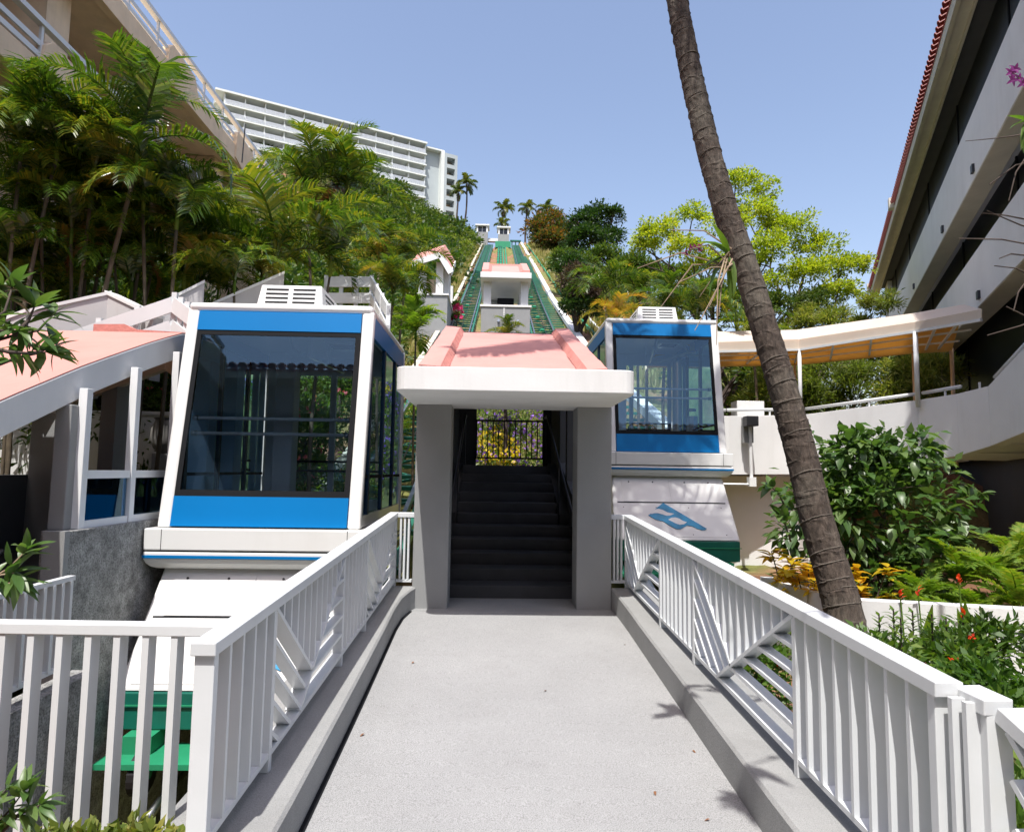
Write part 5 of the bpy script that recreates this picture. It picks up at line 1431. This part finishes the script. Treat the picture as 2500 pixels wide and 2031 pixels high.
# ================================================================== flowering shrubs and foreground plants
def flower_shrub(name, label, base, lobes, n, size, nf, fs, lm='hedge', fm='pink_petal', seed=1, cat='shrub', group=None):
    t = tree(name, label, cat, base, lobes, n, size, lm, 'bark_dark', .05, seed, group)
    rg = np.random.RandomState(seed+5); P = []
    b = np.array(base)
    for k in range(nf):
        c, r = lobes[rg.randint(len(lobes))]; u = unit(rg.normal(size=(1,3)))[0]; u[2] = abs(u[2])*.9; u[1] = -abs(u[1])
        P.append(np.array(c)+u*np.array(r)*rg.uniform(.9,1.12)-b)
    P = np.repeat(np.array(P), 6, 0)
    D = rg.normal(size=P.shape); V, F = leaves_np(P, D, rg.normal(size=P.shape), fs*(.7+.5*rg.rand(len(P))), .75)
    link(np_mesh('blossoms', V, F, M[fm]), 'blossoms', t)
    return t
flower_shrub('hibiscus_shrub', 'pink flowered shrub seen through the near cabin rear window', (-4.3,13.4,.4), [((-4.4,13.4,1.4),(.8,.7,1.0)),((-3.9,13.8,2.3),(.8,.6,.8)),((-4.8,13.6,2.8),(.8,.6,.8)),((-3.75,14.2,1.5),(.6,.6,.8))], 6500, .12, 40, .07, seed=51)
flower_shrub('hibiscus_shrub', 'pink flowered shrub farther up the bank behind the near cabin', (-4.4,16.0,1.0), [((-4.6,16,2.6),(.9,.8,.9)),((-4.2,16.4,3.6),(.8,.7,.8))], 4200, .12, 20, .08, seed=53)
flower_shrub('bougainvillea', 'bright flowering bush above the cream wall through the shelter', (-6.2,12.2,1.6), [((-6.3,12.2,3.1),(.7,.5,.55)),((-5.5,12.2,3.0),(.7,.5,.5)),((-5.9,12.3,3.5),(.7,.5,.5))], 5000, .1, 60, .07, seed=55)
pt_ = thing('planter_pot', (-5.35,10.9,1.9), 'round grey planter pot on the cream wall left of the near cabin', 'pot')
prof = [(.12,0),(.2,.1),(.25,.25),(.24,.42),(.19,.52),(.18,.55),(.21,.58)]
m = MB()
for r_, z in prof:
    for k in range(20): a = k*math.pi/10; m.v.append((-5.35+r_*math.cos(a), 10.9+r_*math.sin(a), 1.95+z))
for i in range(len(prof)-1):
    for k in range(20): m.f.append((i*20+k, i*20+(k+1)%20, i*20+20+(k+1)%20, i*20+20+k))
m.build('bowl', M['pot'], pt_, smooth=True)
MB().box(-5.5,-5.2,10.75,11.05,.5,1.95).build('plinth', M['stucco_grey'], pt_)
flower_shrub('bougainvillea', 'magenta flowering bush right of the pink pavilion', (-2.95,50,12.6), [((-3.0,50,14.0),(.4,.4,.7)),((-2.9,49,13.2),(.35,.4,.5))], 700, .2, 60, .2, fm='magenta_petal', seed=57)
flower_shrub('flowering_bush', 'leafy bush with orange buds at the left foot of the track by the portal roof', (-3.9,19.5,1.5), [((-4.0,19.5,4.0),(1.0,.8,.9)),((-4.4,20,5.0),(.9,.8,.8)),((-3.6,19,3.2),(.8,.7,.7))], 5000, .13, 30, .07, fm='red_petal', seed=58)
V, F = clump_leaves(np.random.RandomState(61), [((-3.4+rg.uniform(-.4,.3), y, T(y)-.3),(.7,.6,.35)) for y in np.arange(14,26,1.0)], 9000, .1, sub=16, width=.35)
stuff('ground_cover', 'bright green ground cover along the foot of the left track', V, F, M['fern'])

# ------------------------------------------------------------------ broad single leaves as parts
def leaf_mesh(name, mt, L=1., W=.36, curl=.25, fold=.16, n=5):
    V, F = [], []
    for i in range(n+1):
        t = i/n; w_ = W/2*math.sin(math.pi*(t**.75))**.85 if 0 < i < n else .004
        z = -curl*t*t*L; x = L*t
        V += [(x,-w_,z+fold*w_),(x,0,z),(x,w_,z+fold*w_)]
    for i in range(n):
        a = 3*i; F += [(a,a+3,a+4,a+1),(a+1,a+4,a+5,a+2)]
    me = np_mesh(name, np.array(V), np.array(F), mt); me.polygons.foreach_set('use_smooth', [True]*len(me.polygons)); return me
LEAF = {k: [leaf_mesh('leaf', M[k], W=.3, curl=c, fold=f) for c, f in ((.1,.3),(.3,.2),(.5,.35))] for k in ('shrub','hedge')}
LEAF['wide'] = [leaf_mesh('leaf', M['shrub'], W=.55, curl=c, fold=f) for c, f in ((.15,.3),(.4,.2),(.6,.35))]
LEAF['croton'] = [leaf_mesh('leaf', M['croton'], W=.48, curl=c, fold=.3) for c in (.1,.3,.5)]
LEAF['strap'] = [leaf_mesh('leaf', M['fern'], W=.16, curl=c, fold=.5) for c in (.05,.2,.45)]
LEAF['orchid'] = [leaf_mesh('leaf', M['hedge'], W=.16, curl=c, fold=.5) for c in (.1,.3,.5)]
def put_leaf(parent, kind, p, d, size, rg, up=Vector((0,0,1))):
    d = Vector(d).normalized(); y = up.cross(d)
    if y.length < .05: y = Vector((1,0,0)).cross(d)
    y.normalize(); z = d.cross(y)
    mtx = Matrix((d, y, z)).transposed()
    o = link(rg.choice(LEAF[kind]), 'leaf', parent, Vector(p)-org(parent), (0,0,0), size)
    o.rotation_euler = mtx.to_euler()
    return o
def twig_leaves(t, kind, pts, r, size, rg, per=3, start=.25, tip=6, mt='bark_dark', spread=.9):
    pts = [Vector(p) for p in pts]
    MB().tube(pts, [r*(1-.7*i/(len(pts)-1)) for i in range(len(pts))], 6).build('branch', M[mt], t, smooth=True)
    for i in range(len(pts)-1):
        a, b = pts[i], pts[i+1]; ax = (b-a).normalized()
        if (i+1)/(len(pts)-1) < start: continue
        for k in range(per):
            p = a.lerp(b, (k+rg.random())/per)
            s = Vector((rg.uniform(-1,1),rg.uniform(-1,1),rg.uniform(-1,1))); s = (s-ax*s.dot(ax)).normalized()
            put_leaf(t, kind, p, ax*.8+s*spread, size*rg.uniform(.7,1.15), rg, Vector((rg.uniform(-.4,.4),rg.uniform(-.4,.4),1)))
    for k in range(tip):
        s = Vector((rg.uniform(-1,1),rg.uniform(-1,1),rg.uniform(-.7,1))).normalized()
        put_leaf(t, kind, pts[-1], (pts[-1]-pts[-2]).normalized()*.7+s*spread, size*rg.uniform(.8,1.2), rg, Vector((rg.uniform(-.5,.5),rg.uniform(-.5,.5),1)))

# right broad-leaved shrub: the leaves that show are single parts over a leafy core
rgs = random.Random(12)
sh = thing('broadleaf_shrub', (4.75,8.2,-.4), 'big glossy broad-leaved shrub right of the coconut trunk', 'shrub')
core = [((4.75,8.3,1.1),(.85,.7,.85)),((5.35,8.3,1.35),(.55,.55,.7)),((4.15,8.3,1.15),(.5,.5,.6)),((4.8,8.3,.2),(.9,.6,.7)),((4.55,8.2,1.9),(.4,.4,.4)),((5.15,8.2,2.0),(.45,.4,.42)),((5.6,8.2,.7),(.45,.4,.5))]
branches(31, (4.75,8.3,-.4), [c for c, r in core], .05).build('stems', M['bark_dark'], sh)
V, F = clump_leaves(np.random.RandomState(33), [((c[0]-4.75,c[1]-8.2,c[2]+.4), r) for c, r in core], 4200, .15, sub=22, width=.5, up=.2)
link(np_mesh('inner_leaves', V, F, M['shrub']), 'inner_leaves', sh)['kind'] = 'stuff'
for k in range(290):
    c, r = rgs.choice(core); u_ = Vector((rgs.gauss(0,1), -abs(rgs.gauss(0,1)), rgs.gauss(.25,.9))).normalized()
    p = Vector((c[0]+u_.x*r[0]*1.05, c[1]+u_.y*r[1]*1.05, c[2]+u_.z*r[2]*1.05))
    put_leaf(sh, 'wide', p, u_*.7+Vector((rgs.uniform(-.7,.7),rgs.uniform(-.5,.3),rgs.uniform(-.9,.2))), rgs.uniform(.13,.23), rgs)
for px, py, qx, qy in ((1640,1060,1608,1015),(1650,1130,1628,1075),(1690,900,1672,905),(1990,1010,2048,1030)):
    a, b = g(px,py,7.8), g(qx,qy,7.7); twig_leaves(sh, 'wide', [a, a.lerp(b,.5)+Vector((0,0,.05)), b], .012, .15, rgs, 4, 0, 6)
# ferns
FRf = [frond_mesh('frond', M['fern'], seed=i+200, L=.6, n=34, ll=.105, w=.017, a0=1.25-.15*i, droop=1.3+.25*i, vee=.12, lmin=.15, tipdroop=.05) for i in range(4)]
FC = [(1930,1190,7.3,1.0),(2010,1165,7.4,1.15),(2085,1150,7.2,1.2),(1960,1235,6.9,.9),(2050,1225,6.8,1.1),(2125,1215,6.6,1.1),(1900,1225,7.0,.8),(2120,1120,7.9,1.2),(2000,1245,6.7,.8)]
FLB = ['fern left of the heliconia behind the planter wall','tall fern directly right of the broad-leaved shrub','fern against the dark undercroft near the right edge','low fern at the middle of the planter wall','arching fern right of the heliconia','fern hanging over the planter wall at the right edge','small fern under the broad-leaved shrub','tallest fern at the right picture edge','short fern drooping on the white planter wall']
for i, (x, y, d, s) in enumerate(FC):
    p = g(x, y+40, d); p.z -= .1
    f_ = thing('fern', p, FLB[i], 'fern', 'ferns behind the planter wall')
    r_ = random.Random(i)
    for k in range(13):
        o = link(r_.choice(FRf), 'frond', f_, (0,0,0), (0,0,0), s*r_.uniform(.75,1.15)); o.rotation_euler = Euler((r_.uniform(-.2,.2), r_.uniform(-.25,.3), k*2.399+r_.uniform(-.3,.3)), 'XYZ')
# soil inside the planter
pb = MB(); pb.add([(3.7,6.75,.15),(8,6.1,.15),(8,9.5,.3),(3.3,9.5,.3)], [(0,1,2,3)]); pb.build('planting_soil', M['soil'], pw_)
# crotons
CR = [(1645,1185,7.9,.55,'golden croton left of the coconut trunk foot behind the railing'),(1690,1205,7.4,.6,'yellow and orange croton touching the coconut trunk'),(1800,1215,7.3,.5,'dark yellow croton right of the coconut trunk foot')]
for i, (x, y, d, s, lb) in enumerate(CR):
    p = g(x, y, d); t = thing('croton', (p.x,p.y,p.z-.55), lb, 'croton', 'crotons by the palm foot'); r_ = random.Random(i+60)
    for k in range(7):
        q = Vector((p.x+r_.uniform(-.25,.25), p.y+r_.uniform(-.2,.2), p.z+r_.uniform(-.2,.2)))
        MB().tube([(p.x,p.y,p.z-.55), q], [.012,.006], 5).build('stem', M['bark_dark'], t)
        for j in range(14):
            a = r_.uniform(0,6.28); put_leaf(t, 'croton', q-Vector((0,0,.02*j*s)), (math.cos(a),math.sin(a),r_.uniform(.0,.9)), s*r_.uniform(.24,.36), r_)
# flower bed hedge between railing and planter wall
HB = [(2.35,5.9,.15,'leafy ixora bush at the far end of the bed outside the right railing'),(2.9,5.0,.2,'ixora bush with red blooms outside the middle of the right railing'),(2.4,4.2,.0,'low ixora bush seen through the slats of the right railing'),(3.7,5.2,.25,'ixora bush in front of the low white planter wall'),(3.3,4.1,.25,'green hedge bush in the bed near the right edge'),(4.2,4.6,.3,'hedge bush at the right edge below the ferns'),(2.5,3.1,.05,'near hedge bush just outside the right railing end'),(3.3,3.0,.3,'nearest hedge bush at the lower right edge')]
for i, (x, y, z, lb) in enumerate(HB):
    flower_shrub('hedge_bush', lb, (x,y,-.5), [((x,y,z-.15),(.5,.5,.45)),((x+.25,y+.15,z+.0),(.42,.42,.38)),((x-.25,y-.1,z-.2),(.42,.42,.4))], 2600, .075, 7 if i in (1,2,3,0) else 2, .05, 'hedge', 'red_petal', seed=100+i, group='bed of hedge bushes right of the walkway')
# upright ixora shoots with small dark leaves and strap leaves in front of the wall
r_ = random.Random(9)
for i, (x, y, d) in enumerate([(1835,1300,5.6),(1865,1290,5.5),(1905,1295,5.3),(1945,1300,5.2),(1975,1310,5.1),(1880,1310,5.0),(2010,1300,5.4)]):
    p = g(x, y, d); t = thing('ixora_shoot', (p.x,p.y,p.z-.7), ['leftmost','second','third','fourth','fifth','front','rightmost'][i]+' of the upright dark-leaved shoots against the white planter wall', 'shoot', 'ixora shoots along the planter wall')
    MB().tube([(p.x,p.y,p.z-.7),(p.x,p.y,p.z+.08)], .006, 5).build('stem', M['bark_dark'], t)
    for j in range(34):
        a = j*2.4; put_leaf(t, 'hedge', (p.x,p.y,p.z-.35+.43*j/34), (math.cos(a),math.sin(a),.7), .085, r_)
HL = [(1878,1235,6.4,'heliconia with red bracts standing nearest the coconut trunk'),(1915,1228,6.3,'heliconia with pink-red bract left of the arching fern'),(2000,1205,6.2,'tall heliconia with orange-red spear before the ferns'),(2010,1275,5.6,'low heliconia with red bract in front of the planter wall')]
for i, (x, y, d, lb) in enumerate(HL):
    p = g(x, y, d); t = thing('heliconia', (p.x,p.y,p.z-.8), lb, 'heliconia', 'heliconias in the bed')
    MB().tube([(p.x+.05,p.y,p.z-.8),(p.x,p.y,p.z)], .007, 5).build('stem', M['fern'], t)
    for k in range(4):
        a = r_.uniform(-1,1); o = put_leaf(t, 'croton', (p.x,p.y,p.z-.01-.02*k), (a*.6,-.3,1), .065, r_); o.name = 'bract'
        o.data = o.data.copy(); o.data.materials[0] = M['red_petal']
    for k in range(3):
        a = r_.uniform(0,6.28); put_leaf(t, 'strap', (p.x+.05,p.y,p.z-.75), (math.cos(a)*.35,math.sin(a)*.25,1), r_.uniform(.5,.75), r_)

# ------------------------------------------------------------------ foreground branches at the left edge
rgb_ = random.Random(17)
b1 = thing('leafy_branch', g(-120,760,3.2), 'dark glossy leafy branch reaching in at the left edge over the pink roof', 'branch', None)
for pts in ([(-120,760),(-40,720),(30,700),(80,690),(112,655)],[(-40,720),(20,735),(70,738),(118,722)],[(-100,700),(-30,680),(10,650),(25,600)],[(-60,740),(0,760),(40,745),(95,735)],[(30,700),(60,668),(72,640)],[(-100,690),(-20,640),(0,605)],[(-60,700),(0,690),(40,690)]):
    twig_leaves(b1, 'shrub', [g(x,y,3.2+.15*rgb_.uniform(-1,1)) for x, y in pts], .012, .14, rgb_, 4, .3, 8)
b2 = thing('leafy_branch', g(-100,1250,3.0), 'small leafy branch with pale stem at the left edge before the dark stairs', 'branch')
for pts in ([(-100,1240),(-30,1215),(20,1185),(48,1155)],[(-60,1230),(0,1200),(30,1195)],[(-60,1250),(-10,1225),(25,1215)]):
    twig_leaves(b2, 'shrub', [g(x,y,3.0) for x, y in pts], .009, .13, rgb_, 3, .3, 7, 'twig')
b3 = thing('leafy_branch', g(-80,1760,2.3), 'dark leafy twigs in the bottom left corner', 'branch')
for pts in ([(-80,1760),(-10,1720),(20,1690),(50,1650)],[(-60,1770),(10,1720),(60,1680)],[(-80,1720),(-20,1680),(15,1645)],[(0,1740),(40,1700),(85,1678)]):
    twig_leaves(b3, 'shrub', [g(x,y,2.35) for x, y in pts], .006, .085, rgb_, 4, .2, 6)
for b_, pts in ((b1, [g(-120,760,3.2), (-3.0,3.1,1.6), (-3.2,2.9,.1)]), (b2, [g(-100,1240,3.0), (-3.0,2.7,.9), (-3.1,2.6,.1)]), (b3, [g(-80,1760,2.35), (-2.3,2.35,.2), (-2.4,2.35,.05)])):
    MB().tube(pts, [.012,.022,.03], 7).build('stem', M['bark_dark'], b_, smooth=True)
lb_ = thing('planter_bed', (-2.6,2.3,-.5), 'narrow earth bed at the foot of the lower left railing', 'planter')
MB().box(-3.9,-1.34,1.2,2.8,-1.9,.17).build('bed', M['soil'], lb_)
for i, (x, lb) in enumerate(((100,'pale flowering ground plant nearest the left corner'),(190,'flowering ground plant with pink bloom under the lower left railing'),(270,'yellow-green ground plant in the middle of the lower left railing'),(340,'low ground plant by the near railing corner post'))):
    p = g(x, 1728, 2.62)
    flower_shrub('bedding_plant', lb, (p.x,p.y,.1), [((p.x,p.y,p.z-.075),(.1,.08,.07)),((p.x+.06,p.y,p.z-.1),(.08,.08,.06))], 170, .05, 2, .02, 'bamboo', 'pink_petal', seed=130+i, group='bedding plants by the lower left railing')

# ------------------------------------------------------------------ orchid on the trunk, orchid and twigs at the right edge
rgo = random.Random(5)
ep = thing('trunk_orchid', g(1510,560,6.75), 'orchid with long leaves and dangling roots clinging to the coconut trunk', 'orchid')
c0 = g(1522,535,6.75)
for ex, ey in ((1400,480),(1440,520),(1330,560),(1415,590),(1380,640),(1460,620),(1480,640),(1500,660),(1450,690),(1505,600),(1475,580),(1495,720)):
    e_ = g(ex, ey, 6.6+rgo.uniform(-.3,.3)); mid = c0.lerp(e_, .5)+Vector((rgo.uniform(-.1,.1),rgo.uniform(-.15,.05),rgo.uniform(0,.15)))
    MB().tube([c0+Vector((rgo.uniform(-.05,.05),0,rgo.uniform(-.15,.1))), mid, e_], [.011,.008,.004], 5).build('root', M['twig'], ep)
for ex, ey, s in ((1400,560,.6),(1440,540,.5),(1470,470,.5),(1490,440,.45),(1420,600,.5),(1560,640,.45),(1535,690,.5)):
    e_ = g(ex, ey, 6.5); put_leaf(ep, 'orchid', c0, e_-c0, s, rgo)
for k in range(8):
    p = g(1450+rgo.uniform(-25,25), 523+rgo.uniform(-10,10), 6.6)
    for j in range(4):
        o = put_leaf(ep, 'croton', p, (rgo.uniform(-1,1),rgo.uniform(-1,.2),rgo.uniform(-1,1)), .045, rgo); o.name = 'petal'; o.data = o.data.copy(); o.data.materials[0] = M['orchid_petal']
oc = thing('hanging_orchid', g(2145,200,3.8), 'purple orchid spray and strap leaves at the upper right edge', 'orchid')
MB().tube([g(2160,260,3.8), g(2145,180,3.8), g(2110,150,3.8)], .004, 5).build('flower_stem', M['fern'], oc)
for (x, y) in ((2108,152),(2118,145),(2125,165),(2112,168),(2134,175)):
    p = g(x, y, 3.8)
    for j in range(5):
        a = j*1.257; o = put_leaf(oc, 'croton', p, (math.cos(a),-.4,math.sin(a)), .04, rgo, Vector((0,-1,0))); o.name = 'petal'; o.data = o.data.copy(); o.data.materials[0] = M['orchid_petal']
for ex, ey, s in ((2085,228,.2),(2092,245,.2),(2115,262,.16),(2110,300,.2),(2095,330,.2)):
    c_ = g(2150,255,3.8); put_leaf(oc, 'orchid', c_, g(ex,ey,3.7)-c_, s*1.1, rgo)
tw = thing('bare_branches', g(2200,520,4.0), 'thin bare twigs reaching in from the right edge', 'branch')
for i, pts in enumerate(([(2200,270),(2110,285),(2070,290),(2015,295)],[(2200,330),(2120,345),(2065,385)],[(2200,470),(2100,450),(2050,445)],[(2200,520),(2090,500),(2000,498)],[(2200,600),(2120,560),(2075,555)],[(2200,490),(2130,470),(2060,440)],[(2160,300),(2120,360),(2105,420)],[(2200,650),(2130,680),(2060,700)],[(2200,540),(2110,530),(2085,540)],[(2200,720),(2140,660),(2100,640)],[(2160,560),(2125,610),(2115,650)])):
    q = [g(x,y,4.0+.1*(i % 3)) for x, y in pts]
    MB().tube([Vector((3.85,4.35,max(.5,q[0].z-.35)))]+q, [.012,.007,.005,.0035,.002][:len(pts)+1], 5).build('twig', M['bark_dark'], tw)
MB().tube([(3.95,4.3,-.5),(3.85,4.35,1.5),(3.85,4.35,3.4),(3.9,4.4,4.9)], [.06,.05,.04,.015], 8).build('trunk', M['bark_dark'], tw, smooth=True)
MB().tube([g(2160,260,3.8), (3.7,4.2,3.6), (3.85,4.35,3.3)], [.006,.008,.01], 6).build('root', M['twig'], oc)

# ------------------------------------------------------------------ fallen leaves on the walkway
rgl = random.Random(23)
M['litter'] = mat('dry_leaf_litter', (.2,.09,.04), .8, .4, 9)
lit_me = leaf_mesh('fallen_leaf', M['litter'], W=.45, curl=.3, fold=.4)
for i, (x, y) in enumerate(((1.18,3.9),(1.05,3.2),(.4,4.8),(-.6,5.4),(1.2,5.9),(-.74,4.1),(.85,3.45))):
    o = link(lit_me, 'fallen_leaf', None, (x, y, WZ(y)+.008), (rgl.uniform(-.2,.2), rgl.uniform(-.2,.2), rgl.uniform(0,6)), rgl.uniform(.025,.045))
    tag(o, ['dry leaf on the walkway hard by the right kerb at mid length','nearer dry leaf on the right of the walkway','dry leaf lying in the middle of the walkway','far dry leaf on the left of the walkway near the portal','far dry leaf by the right kerb near the portal','dry leaf by the dark line of the left kerb','nearest dry leaf on the walkway right of centre'][i], 'leaf', 'fallen leaves on the walkway')

# ------------------------------------------------------------------ branch overhead that shades the right edge of the walkway
rgq = random.Random(31)
ob = thing('overhanging_branch', (4.2,1.2,5.4), 'leafy branch overhead, out of view, whose shadow dapples the right edge of the walkway', 'branch')
for pts in ([(4.2,1.2,5.4),(2.6,1.6,5.0),(1.4,2.1,4.7),(.82,2.4,4.5)],[(2.6,1.6,5.0),(1.5,1.5,4.8),(.85,1.35,4.5)]):
    twig_leaves(ob, 'shrub', pts, .02, .2, rgq, 5, .6, 12)
